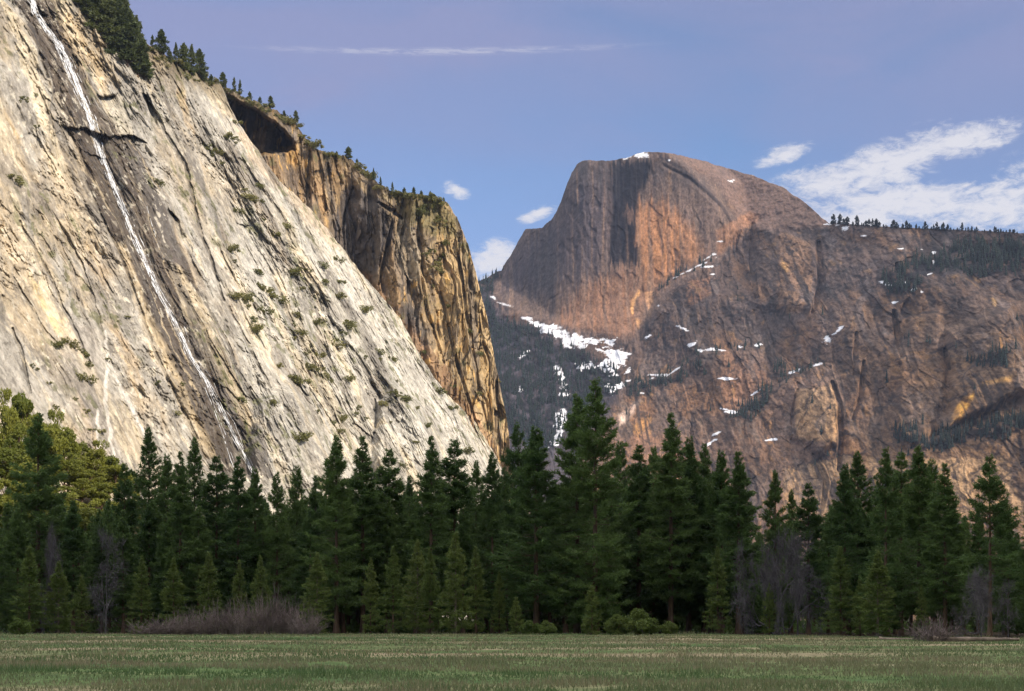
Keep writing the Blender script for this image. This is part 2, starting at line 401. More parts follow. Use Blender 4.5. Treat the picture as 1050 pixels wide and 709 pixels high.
    for pts, wd, dp, dk in CRACKS:
        C = mixc(C, (0.07, 0.062, 0.054), 0.75 * dk * stroke(wx, py, pts, wd * .7, 1.0) * np.clip(0.75 + 0.6 * fbm(a / 8, b / 14, 198, 3), .2, 1))
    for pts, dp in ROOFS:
        C = mixc(C, (0.045, 0.04, 0.038), 0.85 * stroke(px, py - 1.5 - 2.6 * fbm(a / 9, b / 12, 33, 4), pts, 2.0, 1.2))  # shadow line below each overhang, painted dark
    for pts in [[(108, 340), (112, 370), (107, 400), (112, 440), (118, 480)], [(112, 372), (128, 405), (150, 450)], [(100, 420), (101, 470)]]:   # white mineral seeps
        C = mixc(C, (0.66, 0.63, 0.57), 0.8 * stroke(px + 2 * fbm(b / 9, a / 30, 171, 3), py, pts, 2.2, 1.5))
    # mossy, scrub covered ground behind the rim
    v = sstep(0, 26, topA_pts(px) + 22 + 8 * fbm(a / 18, b / 18, 181, 3) - py + 8) * sstep(100, 125, px) * (1 - sstep(225, 240, px))
    C = mixc(C, (0.13, 0.10, 0.055), 0.75 * v)
    v = sstep(0.22, 0.5, fbm(a / 9, b / 13, 191, 4, .6)) * sstep(0.0, 0.4, fbm(a / 70, b / 70, 192, 3) + 0.2 * (px - 200) / 200 + 0.5 * poly_mask(px, py, Z(4, [(100, 100), (300, 150), (420, 380), (300, 420), (220, 300)]), 14))
    C = mixc(C, (0.12, 0.125, 0.05), 0.7 * v)
    return np.array([0.82, 0.81, 0.79]) * C * np.clip(1.02 + 0.27 * fbm(a / 2.2, b / 5.5, 195, 3, .7) + 0.2 * fbm(a / 7, b / 16, 196, 3), .3, 1.6)[..., None]
rows = np.concatenate([np.linspace(0, 0.19, 30, endpoint=False), np.linspace(0.19, 1, 860)])
def skyA(x): return topA_pts(x) + 1.5 * fbm(x / 9, x * 0, 401, 4)
cliff('pale_granite_cliff', span((-260, 0, 6), (0, 516, 0.62)), rows, 652, skyA, PA.depth, nA, slab_disp, slab_col, M_SLAB, (20, 60, 160, 400), (-0.02, 0, -0.12))

# --- brown column and the great arch roof
PB = Plane((0.69, -1.0, 0.10), at(235, 100, 1374 - 6))
skyB_pts = pts_fn([(222, 96), (228, 90), (238, 93), (250, 99), (266, 106), (285, 115), (300, 122), (312, 140), (322, 150), (333, 157), (352, 160), (375, 175), (388, 188), (402, 197), (430, 199), (448, 202), (457, 208), (464, 215), (471, 227), (480, 252), (490, 287), (496, 312), (503, 345), (508, 372), (514, 402), (519, 428), (522, 450), (524, 480), (530, 520), (536, 560)])
def column_disp(px, py, P):
    a = P[..., 0] + 0.5 * (P[..., 1] - 1500); b = P[..., 2]
    w = 10 * fbm(a / 40, b / 90, 203, 3); aw = a + w
    side = (py - 215) * 0.06
    d = 8 * fbm(a / 70, b / 160, 211, 3) + 4.5 * fbm(aw / 22, b / 190, 213, 3) + 3 * terraces(1.8 * fbm(aw / 22, b / 130, 215, 3), 0.25)
    d += 0.5 * ridged(aw / 8, b / 70, 217, 3) + 1.5 * terraces(2 * fbm(aw / 14, b / 30, 218, 4), 0.15) + 0.4 * fbm(a / 4, b / 8, 219, 4)
    o1, t1, _ = blocks(aw / 16, (b + w) / 60, 4); o2, t2, _ = blocks(aw / 6.5, (b - w) / 20, 5)
    d += 4.5 * o1 + 4.5 * t1 + 1.8 * o2 + 1.8 * t2 - 85
    d += 55 * sstep(352, 398, px - side + 7 * fbm(b / 40, a / 60, 221, 3)) * sstep(165, 190, py)      # the column stands forward of the arch wall
    d += 16 * sstep(412, 425, px - (py - 215) * 0.13) + 12 * sstep(445, 470, px - (py - 260) * 0.16)
    d += 14 * sstep(312, 322, px) * (1 - sstep(330, 352, px))
    # roof of the arch: rock under the brow is cut far back
    cav = poly_mask(px + 2 * fbm(a / 10, b / 10, 223, 3), py + 1.5 * fbm(a / 8, b / 30, 224, 3), [(224, 97), (238, 100), (262, 113), (285, 128), (300, 146), (303, 153), (285, 156), (255, 160), (238, 140), (230, 118)], 2.2)
    d -= 48 * cav
    yl = np.interp(px, [235, 262, 285, 303], [99, 112, 127, 146]); t = py - yl
    d += 7 * sstep(-10, -1, t) * (1 - sstep(-1, 1, t)) * sstep(228, 240, px) * (1 - sstep(298, 306, px))
    for pts, dp, w_ in [([(388, 208), (400, 215), (412, 224)], 8, 3), ([(405, 215), (398, 250), (388, 292)], 7, 3), ([(440, 275), (455, 262)], 4, 3), ([(430, 268), (438, 320), (455, 372)], 5, 2.5),
                        ([(318, 155), (316, 190), (318, 205)], 5, 2), ([(470, 260), (478, 320), (490, 390), (500, 440)], 4, 2), ([(452, 300), (468, 370), (490, 440)], 5, 2.4), ([(425, 200), (432, 240)], 4, 2),
                        ([(336, 168), (340, 220)], 5, 2.5), ([(362, 192), (352, 230)], 5, 2)]:
        d -= dp * stroke(px, py, pts, w_, 1.2)
    return d
def column_col(px, py, P, d):
    a = P[..., 0] + 0.5 * (P[..., 1] - 1500); b = P[..., 2]
    aw = a + 8 * fbm(a / 40, b / 90, 203, 3)
    st = fbm(aw / 6, b / 120, 231, 4); st2 = fbm(aw / 16, b / 200, 233, 4)
    C = np.array([0.24, 0.185, 0.13]) + 0 * px[..., None]
    C = mixc(C, (0.38, 0.245, 0.12), 0.7 * sstep(0.0, 0.5, st2))
    C = mixc(C, (0.46, 0.33, 0.165), 0.7 * sstep(415, 465, px + 20 * fbm(a / 20, b / 50, 235, 3)))
    C = mixc(C, (0.15, 0.125, 0.105), 0.7 * sstep(0.0, 0.6, -st2 - 0.4 * st))
    C = mixc(C, (0.055, 0.05, 0.05), 0.6 * sstep(0.35, 0.8, st))
    C = mixc(C, (0.50, 0.36, 0.19), 0.5 * sstep(0.35, 0.8, fbm(aw / 9, b / 60, 241, 4)))
    wx = px + 4 * fbm(aw / 8, b / 60, 243, 3); wy = py + 4 * fbm(a / 14, b / 14, 244, 3)
    for poly, rgb, k in [
        ([(340, 226), (350, 196), (362, 189), (390, 206), (402, 222), (403, 243), (392, 263), (379, 296), (352, 268), (342, 243)], (0.07, 0.066, 0.072), .9),  # left-facing wall of the column, its shade deepened in the colour
        ([(224, 97), (262, 112), (285, 127), (303, 148), (300, 156), (262, 152), (240, 138)], (0.035, 0.035, 0.042), .97),  # shadow under the arch roof, painted into the rock colour
        ([(290, 152), (305, 148), (313, 165), (308, 176), (292, 168)], (0.56, 0.34, 0.13), .85),
        ([(318, 150), (332, 160), (330, 200), (318, 208), (312, 180)], (0.34, 0.225, 0.12), .8),
        ([(262, 160), (312, 172), (322, 205), (300, 192)], (0.19, 0.135, 0.09), .75),
        ([(392, 196), (402, 199), (403, 207), (390, 203)], (0.62, 0.5, 0.32), .9),
        ([(405, 222), (420, 225), (432, 268), (425, 300), (408, 270)], (0.42, 0.35, 0.25), .75),
        ([(358, 270), (380, 285), (410, 312), (440, 352), (475, 405), (505, 450), (520, 490), (490, 480), (440, 390), (400, 330)], (0.27, 0.165, 0.095), .85),
        ([(405, 318), (420, 310), (440, 340), (435, 355)], (0.07, 0.065, 0.065), .8)]:
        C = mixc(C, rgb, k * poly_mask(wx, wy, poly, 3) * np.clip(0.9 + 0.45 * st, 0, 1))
    w = 10 * fbm(a / 40, b / 90, 203, 3); o1, _, e1 = blocks((a + w) / 16, (b + w) / 60, 4); o2, _, e2 = blocks((a + w) / 6.5, (b - w) / 20, 5)
    C = C * (1 + 0.35 * o1 + 0.3 * o2)[..., None]
    C = mixc(C, (0.05, 0.042, 0.036), 0.7 * (1 - sstep(0.02, 0.08, e1)) * sstep(-.2, .3, fbm(a / 30, b / 50, 254, 3)))
    C = mixc(C, (0.06, 0.05, 0.042), 0.6 * (1 - sstep(0.03, 0.11, e2)) * sstep(-.1, .4, fbm(a / 18, b / 26, 255, 3)))
    ck = sstep(0.80, 0.97, 1 - np.abs(fbm(aw / 13, b / 100, 251, 4)) * 1.6)
    C = mixc(C, (0.06, 0.05, 0.042), 0.7 * ck * sstep(-0.2, 0.3, fbm(a / 40, b / 60, 252, 3)))
    C = mixc(C, (0.58, 0.36, 0.13), 0.7 * sstep(0.52, 0.75, fbm(aw / 5, b / 26, 253, 3)) * (1 - poly_mask(px, py, [(330, 180), (420, 190), (405, 310), (340, 270)], 8)))
    v = poly_mask(px + 8 * fbm(a / 12, b / 12, 261, 3), py + 5 * fbm(a / 9, b / 9, 262, 3), [(400, 190), (430, 190), (457, 205), (470, 232), (462, 245), (430, 236), (410, 222)], 6)
    C = mixc(C, (0.12, 0.105, 0.045), 0.7 * v)
    sk = skyB_pts(px); v = 1 - sstep(4, 12, py - sk + 4 * fbm(a / 8, b / 8, 263, 3))
    C = mixc(C, (0.12, 0.09, 0.05), 0.7 * v * (1 - sstep(440, 465, px)))
    v = sstep(0.3, 0.6, fbm(a / 12, b / 16, 264, 4)) * sstep(0.1, 0.5, fbm(a / 60, b / 60, 265, 3))
    C = C * (0.8 + 0.2 * sstep(400, 430, px))[..., None]  # left part toned down in colour, standing in for the overhang's longer shadow
    return mixc(C, (0.11, 0.105, 0.045), 0.7 * v) * np.clip(1.0 + 0.3 * fbm(a / 2.2, b / 6, 266, 3, .7), .3, 1.6)[..., None]
def skyB(x): return skyB_pts(x) + 2.3 * fbm(x / 7, x * 0, 411, 4) * (1 + 0.6 * sstep(455, 470, x))
rows = np.concatenate([np.linspace(0, 0.18, 20, endpoint=False), np.linspace(0.18, 1, 640)])
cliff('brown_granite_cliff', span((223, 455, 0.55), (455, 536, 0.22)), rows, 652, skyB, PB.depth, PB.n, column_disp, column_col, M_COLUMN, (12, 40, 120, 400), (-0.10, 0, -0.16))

# --- the half dome and the wall below it
PF = Plane((-0.30, -0.94, 0.17), at(640, 250, 4500))
df = lambda x, y: float(PF.depth(np.array(x), np.array(y)))
PD1 = Plane.three((690, 158, df(690, 158)), (756, 232, df(756, 232)), (850, 226, df(756, 232) + 420))
PD2 = Plane.three((690, 160, df(690, 160)), (735, 188, df(735, 188)), (760, 172, df(735, 188) + 500))
PSH = Plane.three((570, 330, df(570, 330)), (578, 200, df(578, 200) + 30), (515, 285, df(570, 330) + 330))
PL = Plane.three((700, 288, df(700, 288) + 10), (1010, 300, 3850), (900, 520, 3420))
PL2 = Plane.three((640, 350, df(640, 350)), (745, 262, df(745, 262)), (700, 480, 3750))
PT = Plane.three((506, 302, float(PSH.depth(np.array(506), np.array(302))) + 40), (640, 354, df(640, 354)), (560, 480, 3760))
def dome_depth(px, py):
    hd = smax(PF.depth(px, py), smax(PD1.depth(px, py), PD2.depth(px, py), 60), 25)
    hd = smax(hd, PSH.depth(px, py), 60)
    low = smin(PL.depth(px, py), PL2.depth(px, py), 120)
    # the dome's back joins the ridge
    d = smin(hd, low, 30)
    d = smin(d, PT.depth(px, py), 60)
    return d
LEDGES = [Z(8, [(20, 400), (60, 375), (120, 325), (180, 290), (230, 258), (310, 225)]), Z(6, [(500, 350), (600, 320), (700, 297), (830, 215), (1040, 190)]), Z(5, [(660, 560), (740, 500), (830, 460), (885, 430)]),
          Z(8, [(540, 540), (640, 470), (740, 430), (830, 420), (915, 400)])]
def dome_disp(px, py, P):
    x, z = P[..., 0], P[..., 2]
    w = 45 * fbm(x / 200, z / 260, 303, 3); xw = x + w
    face = poly_mask(px, py, [(505, 300), (540, 225), (600, 160), (690, 155), (735, 190), (758, 235), (742, 262), (695, 292), (645, 350), (535, 325)], 10)
    dome = poly_mask(px, py, [(690, 140), (850, 210), (850, 240), (765, 240), (738, 190), (690, 158)], 8)
    wall = 1 - np.clip(face + dome, 0, 1)
    d = face * (14 * fbm(x / 180, z / 500, 311, 3) + 2.5 * fbm(x / 40, z / 700, 313, 4) + 0.8 * ridged(x / 20, z / 500, 315, 3) + 4 * terraces(1.3 * fbm(x / 60, z / 140, 316, 3), .2))
    d = d + dome * (12 * fbm(x / 120, z / 90, 317, 4))
    d = d + wall * (55 * fbm(xw / 300, z / 600, 321, 3) + 9 * fbm(x / 70, z / 420, 323, 4) + 7 * terraces(1.3 * fbm(x / 120, z / 400, 325, 3), .12) + 2.0 * fbm(x / 22, z / 90, 326, 3))
    d = d + 4 * fbm(x / 14, z / 20, 329, 4) * (1 - 0.6 * face)
    for pts in LEDGES:
        pa = np.array(pts); yl = np.interp(px, pa[:, 0], pa[:, 1]); t = py - yl
        ins = sstep(pa[0, 0] - 10, pa[0, 0] + 10, px) * (1 - sstep(pa[-1, 0] - 10, pa[-1, 0] + 10, px))
        d += 26 * ins * sstep(-1, 3, t) * (1 - sstep(5, 70, t))
    # rounded slab and clefts of the right wall
    wx = px + 5 * fbm(x / 60, z / 90, 331, 3)
    for poly, h in [(Z(8, [(235, 460), (240, 310), (290, 280), (350, 280), (372, 350), (375, 470), (300, 520)]), 34), (Z(8, [(560, 480), (560, 200), (600, 80), (690, 60), (700, 330), (650, 480)]), 30), (Z(7, [(110, 420), (180, 440), (290, 470), (315, 500), (310, 640), (290, 700), (100, 700)]), 28), (Z(8, [(730, 420), (720, 120), (920, 40), (990, 300)]), 40)]:
        d += h * poly_mask(wx, py, poly, 6)
    for pts, dp, w_ in [(Z(8, [(350, 285), (372, 350), (378, 450), (372, 560)]), 26, 4), (Z(8, [(450, 220), (440, 330), (415, 400)]), 16, 3), (Z(8, [(545, 60), (555, 130), (570, 200)]), 20, 4), (Z(8, [(705, 180), (720, 240)]), 20, 4), (Z(8, [(425, 130), (422, 260)]), 12, 3), (Z(7, [(105, 420), (100, 560), (115, 660)]), 20, 4), (Z(7, [(320, 480), (330, 620), (300, 709)]), 26, 5), (Z(8, [(240, 310), (225, 400), (222, 440)]), 14, 3), (Z(8, [(290, 515), (330, 590), (320, 680)]), 14, 3)]:
        d -= dp * stroke(px, py, pts, w_, 2)
    ww = 16 * fbm(x / 70, z / 110, 334, 3)
    o1, t1, _ = blocks((x + ww) / 70, (z - ww) / 330, 6); o2, t2, _ = blocks((x + ww) / 26, (z - ww) / 95, 7)
    d += wall * (5 * o1 + 5 * t1 + 2.5 * o2 + 2.5 * t2)
    d -= 9 * poly_mask(px, py, Z(5, [(700, 100), (800, 150), (900, 240), (945, 310), (935, 330), (880, 240), (790, 160), (700, 108)]), 2)
    return d
SNOW = [Z(6, [(185, 80), (260, 108), (310, 120), (345, 138), (440, 168), (530, 165), (525, 185), (450, 185), (400, 203), (350, 195), (310, 152), (260, 140)]),
        Z(6, [(460, 200), (540, 205), (582, 215), (570, 250), (540, 280), (480, 285), (470, 262), (510, 235)]), Z(6, [(385, 260), (450, 245), (455, 270), (400, 280)]),
        Z(6, [(308, 270), (330, 268), (352, 310), (357, 372), (338, 372), (335, 322)]), Z(6, [(310, 432), (350, 412), (356, 450), (325, 545), (286, 556), (318, 500)]), Z(6, [(500, 330), (580, 320), (520, 362), (498, 356)]),
        Z(5, [(560, 78), (620, 60), (650, 55), (655, 70), (610, 76)]), Z(6, [(180, 225), (215, 200), (210, 225), (185, 240)]), Z(6, [(500, 300), (545, 285), (530, 305)]), Z(6, [(560, 290), (580, 270), (575, 290)])]
DABS = [(6, 640, 160, 12, 5, -.4), (6, 760, 125, 20, 6, .4), (6, 810, 182, 22, 9, -.3), (6, 880, 205, 44, 8, -.05), (6, 935, 310, 26, 6, .1), (6, 980, 195, 14, 4, 0), (6, 1040, 190, 12, 5, 0), (6, 1035, 357, 20, 5, -.5), (6, 740, 282, 26, 4, -.6), (6, 680, 297, 26, 6, 0),
        (6, 940, 430, 20, 7, .2), (6, 885, 510, 20, 6, -.5), (6, 868, 542, 22, 5, -.6), (6, 625, 362, 10, 3, 0), (6, 655, 310, 12, 3, -.3), (6, 620, 320, 10, 3, 0), (6, 345, 368, 24, 5, -.1), (6, 190, 350, 8, 14, .4),
        (5, 800, 478, 60, 4, -.45), (5, 862, 436, 22, 7, -.5), (5, 862, 467, 30, 5, -.15), (5, 905, 377, 10, 4, 0), (5, 681, 607, 12, 5, -.5), (5, 722, 85, 4, 6, 0), (5, 942, 160, 8, 5, 0), (5, 1020, 135, 20, 5, .4), (5, 90, 580, 14, 6, .5), (5, 130, 603, 24, 4, .3), (5, 880, 495, 8, 4, 0),
        (7, 545, 615, 16, 9, .3), (7, 570, 678, 9, 8, 0), (7, 702, 513, 6, 7, 0), (7, 665, 503, 10, 4, .2), (7, 688, 583, 8, 3, -.3), (7, 635, 635, 9, 5, -.6), (7, 610, 612, 5, 6, 0), (7, 408, 430, 10, 12, .2), (7, 385, 422, 12, 4, 0), (7, 350, 420, 10, 4, 0), (7, 30, 275, 9, 5, 0), (7, 470, 458, 10, 3, 0), (7, 700, 545, 4, 10, 0), (7, 660, 640, 5, 8, .5), (7, 590, 500, 8, 3, 0),
        (8, 335, 150, 17, 12, -.3), (8, 366, 123, 22, 6, -.7), (8, 225, 253, 20, 7, -.4), (8, 297, 230, 16, 5, -.4), (8, 165, 465, 16, 5, -.1), (8, 545, 30, 7, 7, 0), (8, 60, 170, 14, 3, 0), (8, 120, 165, 10, 3, 0), (8, 15, 272, 26, 5, 0), (8, 110, 315, 16, 4, -.4), (8, 30, 375, 20, 4, .2)]
DFOREST = [[(486, 290), (500, 300), (512, 330), (545, 336), (600, 362), (640, 385), (620, 420), (590, 430), (560, 470), (500, 430), (484, 350)], Z(8, [(640, 480), (700, 440), (800, 425), (915, 400), (1000, 400), (1000, 440), (780, 470), (690, 500)]), Z(7, [(690, 540), (780, 480), (1000, 470), (1000, 580), (830, 590), (710, 575)]),
           Z(8, [(150, 270), (190, 225), (205, 255), (160, 285)]), Z(8, [(20, 405), (60, 370), (130, 330), (160, 310), (150, 340), (80, 400)]), Z(8, [(780, 210), (850, 190), (920, 195), (900, 230), (820, 225)]), Z(6, [(560, 345), (600, 325), (690, 305), (840, 270), (845, 285), (640, 350), (560, 385)]),
           Z(8, [(530, 450), (620, 440), (640, 470), (560, 480)]), Z(5, [(30, 520), (120, 480), (105, 550), (60, 575)]), Z(7, [(520, 590), (700, 520), (720, 560), (640, 640), (540, 650)])]
def forest_mask(px, py, P):
    x, z = P[..., 0], P[..., 2]
    fm = np.zeros(px.shape)
    wx = px + 5 * fbm(x / 60, z / 60, 371, 3); wy = py + 5 * fbm(x / 60, z / 60, 372, 3)
    for p in DFOREST: fm = np.maximum(fm, poly_mask(wx, wy, p, 5))
    return fm
def dome_col(px, py, P, d):
    x, z = P[..., 0], P[..., 2]
    xw = x + 30 * fbm(x / 200, z / 260, 303, 3)
    st = fbm(x / 12 + .2 * fbm(x / 60, z / 120, 340, 2), z / 420, 341, 4); st2 = fbm(x / 50, z / 600, 343, 4); bl = fbm(x / 130, z / 130, 345, 5)
    C = np.array([0.235, 0.175, 0.14]) + 0 * px[..., None]
    C = mixc(C, (0.17, 0.145, 0.135), 0.8 * sstep(-0.1, 0.6, bl))
    C = mixc(C, (0.34, 0.205, 0.11), 0.7 * sstep(0.05, 0.7, fbm(xw / 80, z / 180, 347, 4)))
    t = sstep(820, 960, px + 60 * fbm(x / 150, z / 150, 349, 3)) * sstep(280, 380, py)
    C = mixc(C, (0.32, 0.225, 0.125), 0.55 * t)
    face = poly_mask(px, py, [(505, 300), (540, 225), (600, 160), (690, 155), (735, 190), (758, 235), (742, 262), (695, 292), (645, 350), (535, 325)], 5)
    fc = np.array([0.225, 0.175, 0.15]) + 0 * px[..., None]
    wfx = px + 2.5 * fbm(x / 12, z / 200, 351, 3); wfy = py + 10 * fbm(x / 9, z / 400, 352, 4)
    W = lambda pl, s: poly_mask(wfx, wfy, pl, s)
    fc = mixc(fc, (0.27, 0.21, 0.165), 0.6 * sstep(0, 0.6, st2))
    fc = mixc(fc, (0.66, 0.35, 0.16), 0.9 * W(Z(5, [(600, 250), (700, 230), (800, 330), (850, 420), (780, 470), (690, 520), (620, 500), (590, 420)]), 9) * np.clip(0.75 + 0.6 * st, 0, 1))
    fc = mixc(fc, (0.47, 0.26, 0.14), 0.75 * W(Z(5, [(300, 690), (380, 560), (560, 470), (690, 520), (640, 600), (600, 720), (330, 740)]), 10) * np.clip(0.75 + 0.6 * st, 0, 1))
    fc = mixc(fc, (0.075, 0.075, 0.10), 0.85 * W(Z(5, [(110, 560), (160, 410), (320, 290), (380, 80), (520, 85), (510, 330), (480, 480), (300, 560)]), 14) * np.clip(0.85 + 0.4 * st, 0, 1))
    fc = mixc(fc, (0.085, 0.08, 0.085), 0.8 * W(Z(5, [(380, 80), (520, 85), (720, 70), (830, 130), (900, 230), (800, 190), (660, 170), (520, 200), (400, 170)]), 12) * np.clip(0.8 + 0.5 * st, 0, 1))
    fc = mixc(fc, (0.12, 0.11, 0.11), 0.7 * W(Z(5, [(230, 440), (290, 390), (330, 450), (300, 560), (230, 550)]), 10))
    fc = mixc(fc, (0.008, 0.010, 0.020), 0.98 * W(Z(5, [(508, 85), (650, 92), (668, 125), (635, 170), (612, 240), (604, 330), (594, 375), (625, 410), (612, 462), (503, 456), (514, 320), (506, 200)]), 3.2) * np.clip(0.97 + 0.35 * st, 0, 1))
    fc = mixc(fc, (0.25, 0.17, 0.13), 0.85 * W(Z(5, [(560, 255), (592, 250), (590, 310), (570, 320)]), 2.5))
    fc = mixc(fc, (0.06, 0.06, 0.065), 0.5 * sstep(0.38, 0.8, st) * sstep(0, .5, fbm(x / 90, z / 200, 354, 3) + .2))
    fc = mixc(fc, (0.42, 0.29, 0.18), 0.3 * sstep(0.42, 0.8, -st))
    C = C * (1 - face[..., None]) + fc * face[..., None]
    dm = poly_mask(px, py, [(690, 140), (850, 210), (850, 232), (800, 238), (760, 232), (736, 188), (690, 158)], 4)
    C = mixc(C, (0.225, 0.165, 0.14), 0.85 * dm)
    C = mixc(C, (0.05, 0.045, 0.05), 0.8 * stroke(px, py, Z(5, [(690, 75), (740, 100), (800, 145), (860, 200), (915, 255), (945, 310)]), 2.6, 1.5))
    wx = px + 2.5 * fbm(x / 40, z / 60, 361, 4); wy = py + 2.5 * fbm(x / 40, z / 40, 362, 4)
    for poly, rgb, k in [(Z(5, [(890, 340), (1000, 270), (1050, 285), (1000, 330), (950, 400), (900, 420)]), (0.36, 0.2, 0.11), .6), (Z(7, [(190, 450), (290, 470), (300, 640), (270, 709), (180, 700)]), (0.38, 0.235, 0.13), .7), (Z(7, [(200, 535), (218, 545), (220, 582), (205, 565)]), (0.66, 0.40, 0.14), .9),
                         (Z(8, [(240, 310), (350, 285), (368, 350), (368, 480), (235, 455)]), (0.42, 0.31, 0.18), .75), (Z(8, [(797, 315), (775, 370), (755, 395), (722, 418), (742, 365), (765, 328)]), (0.80, 0.46, 0.10), .97), (Z(8, [(880, 130), (886, 165), (878, 172)]), (0.7, 0.38, 0.1), .9), (Z(8, [(820, 285), (915, 262), (915, 275), (830, 295)]), (0.62, 0.4, 0.14), .8),
                         (Z(8, [(0, 170), (150, 260), (150, 300), (50, 380), (0, 360)]), (0.36, 0.22, 0.14), .6), (Z(6, [(800, 560), (600, 500), (560, 560), (600, 640), (700, 700), (900, 700)]), (0.30, 0.19, 0.13), .6), (Z(6, [(545, 440), (620, 385), (628, 395), (560, 470), (540, 478)]), (0.42, 0.38, 0.35), .8), (Z(6, [(590, 490), (640, 440), (650, 460), (610, 520)]), (0.55, 0.33, 0.12), .75),
                         (Z(8, [(200, 560), (380, 520), (560, 530), (900, 520), (960, 709), (200, 709)]), (0.42, 0.33, 0.20), .6), (Z(5, [(605, 550), (612, 560), (590, 630), (585, 625)]), (0.7, 0.42, 0.16), .9), (Z(5, [(636, 560), (662, 553), (660, 600), (648, 612)]), (0.62, 0.38, 0.2), .85), (Z(5, [(606, 655), (620, 660), (608, 690)]), (0.6, 0.36, 0.16), .8),
                         (Z(5, [(790, 520), (870, 500), (870, 560), (780, 620)]), (0.42, 0.22, 0.11), .6), (Z(7, [(740, 590), (780, 585), (785, 600), (745, 605)]), (0.6, 0.36, 0.14), .7), (Z(7, [(830, 590), (850, 600), (855, 612), (835, 605)]), (0.62, 0.38, 0.15), .8), (Z(7, [(895, 665), (905, 670), (908, 690)]), (0.7, 0.45, 0.15), .8)]:
        C = mixc(C, np.array(rgb) * (2.1 if k >= .8 else 1.45), k * poly_mask(wx, wy, poly, 2.5) * np.clip(0.95 + 0.4 * st, 0, 1))
    wall = 1 - np.clip(face + dm, 0, 1)
    C = mixc(C, (0.06, 0.055, 0.055), 0.75 * wall * sstep(0.80, 0.97, 1 - np.abs(fbm(xw / 60, z / 130, 365, 5)) * 1.5))
    C = mixc(C, (0.42, 0.27, 0.13), 0.6 * wall * sstep(0.42, 0.7, fbm(xw / 20, z / 45, 366, 4)) * sstep(-.1, .3, bl + 0.2))
    C = mixc(C, (0.30, 0.27, 0.25), 0.5 * wall * sstep(0.35, 0.7, fbm(xw / 35, z / 140, 367, 4)))
    C = mixc(C, (0.075, 0.085, 0.125), 0.9 * poly_mask(wx, wy, [(480, 285), (500, 300), (512, 322), (545, 340), (600, 362), (640, 385), (628, 425), (600, 450), (585, 520), (480, 520)], 8))  # dark grey-blue gully: its blue shade is painted into the rock colour
    C = mixc(C, (0.020, 0.026, 0.036), 0.93 * forest_mask(px, py, P) * sstep(-0.45, 0.05, fbm(x / 30, z / 30, 373, 3)))  # ground under the woods, tinted bluer to carry the gully's shade
    sn = np.zeros(px.shape); rg = fbm(x / 24, z / 12, 381, 5, .62)
    wx = px + 2 * fbm(x / 30, z / 30, 382, 3); wy = py + 2 * fbm(x / 30, z / 30, 383, 3)
    for p in SNOW: sn = np.maximum(sn, poly_mask(wx, wy, p, 2.0))
    sn = sstep(0.48, 0.74, sn + 0.95 * rg) * (sn > 0.03)
    for k, cx, cy, rx, ry, ang in DABS:
        s, ox, oy = {5: (3.5, 480, 140), 6: (3.5, 480, 300), 7: (3.222, 740, 100), 8: (3.084, 740, 300)}[k]
        X, Yy = px - (cx / s + ox), py - (cy / s + oy); ca, sa = math.cos(ang), math.sin(ang)
        u, v = (X * ca + Yy * sa) / (rx / s), (-X * sa + Yy * ca) / (ry / s)
        m = (np.abs(u) < 2.5) & (np.abs(v) < 3)
        sn[m] = np.maximum(sn[m], sstep(0.0, 0.3, 0.95 - np.hypot(u[m] * .9, v[m] * 1.4) + 0.9 * rg[m]))
    C = C * (1 + 0.14 * fbm(x / 8, z / 11, 391, 3))[..., None]
    ww = 16 * fbm(x / 70, z / 110, 334, 3)
    o1, _, e1 = blocks((x + ww) / 70, (z - ww) / 330, 6); o2, _, e2 = blocks((x + ww) / 26, (z - ww) / 95, 7)
    C = C * (1 + wall * (0.35 * o1 + 0.25 * o2))[..., None]
    C = mixc(C, (0.05, 0.045, 0.045), 0.4 * wall * (1 - sstep(0.02, 0.07, e1)) * sstep(-.15, .3, fbm(x / 100, z / 130, 335, 3)))
    C = mixc(C, (0.07, 0.065, 0.065), 0.85 * wall * sstep(0.12, 0.5, fbm(x / 11, z / 210, 394, 4)) * sstep(-.2, .3, fbm(x / 150, z / 200, 395, 3)))
    C = mixc(C, (0.07, 0.06, 0.06), 0.6 * wall * sstep(0.35, 0.6, fbm(x / 12, z / 16, 396, 4, .6)))
    C = ((np.array([0.36, 0.33, 0.35]) + np.array([0.20, 0.125, 0.04]) * sstep(300, 470, py + 40 * bl)[..., None]) * wall[..., None] + np.array([0.54, 0.47, 0.45]) * (1 - wall[..., None])) * C * np.clip(1 + 0.4 * fbm(x / 5, z / 10, 392, 3, .7) + .2 * fbm(x / 16, z / 40, 393, 3), .3, 1.8)[..., None]  # haze cast mixed into the wall colour: purple-grey above, warmer below
    return mixc(C, (0.66, 0.66, 0.70), sn)
skyM_pts = pts_fn([(380, 300), (470, 294), (489, 290), (500, 284), (514, 277), (526, 257), (539, 235), (556, 233), (565, 226), (571, 217), (579, 197), (586, 177), (592, 168), (600, 164.5), (626, 165), (643, 162), (655, 157.5), (666, 155.5), (686, 157), (717, 164), (740, 171), (771, 180), (802, 192), (827, 209), (842, 223), (850, 229), (870, 230), (914, 233), (1035, 238), (1080, 243), (1300, 280)])
def skyM(x): return skyM_pts(x) + (0.8 + 1.6 * sstep(505, 520, x) * (1 - sstep(575, 600, x))) * fbm(x / 8, x * 0, 421, 4)
rows = np.concatenate([np.linspace(0, 0.16, 16, endpoint=False), np.linspace(0.16, 1, 620)])
cliff('granite_dome_mountain', span((380, 480, 4), (480, 1060, 0.62), (1060, 1300, 6)), rows, 652, skyM, dome_depth, (-0.2, -0.95, 0.2), dome_disp, dome_col, M_DOME, (60, 200, 600), (0.0, 0, -0.14))


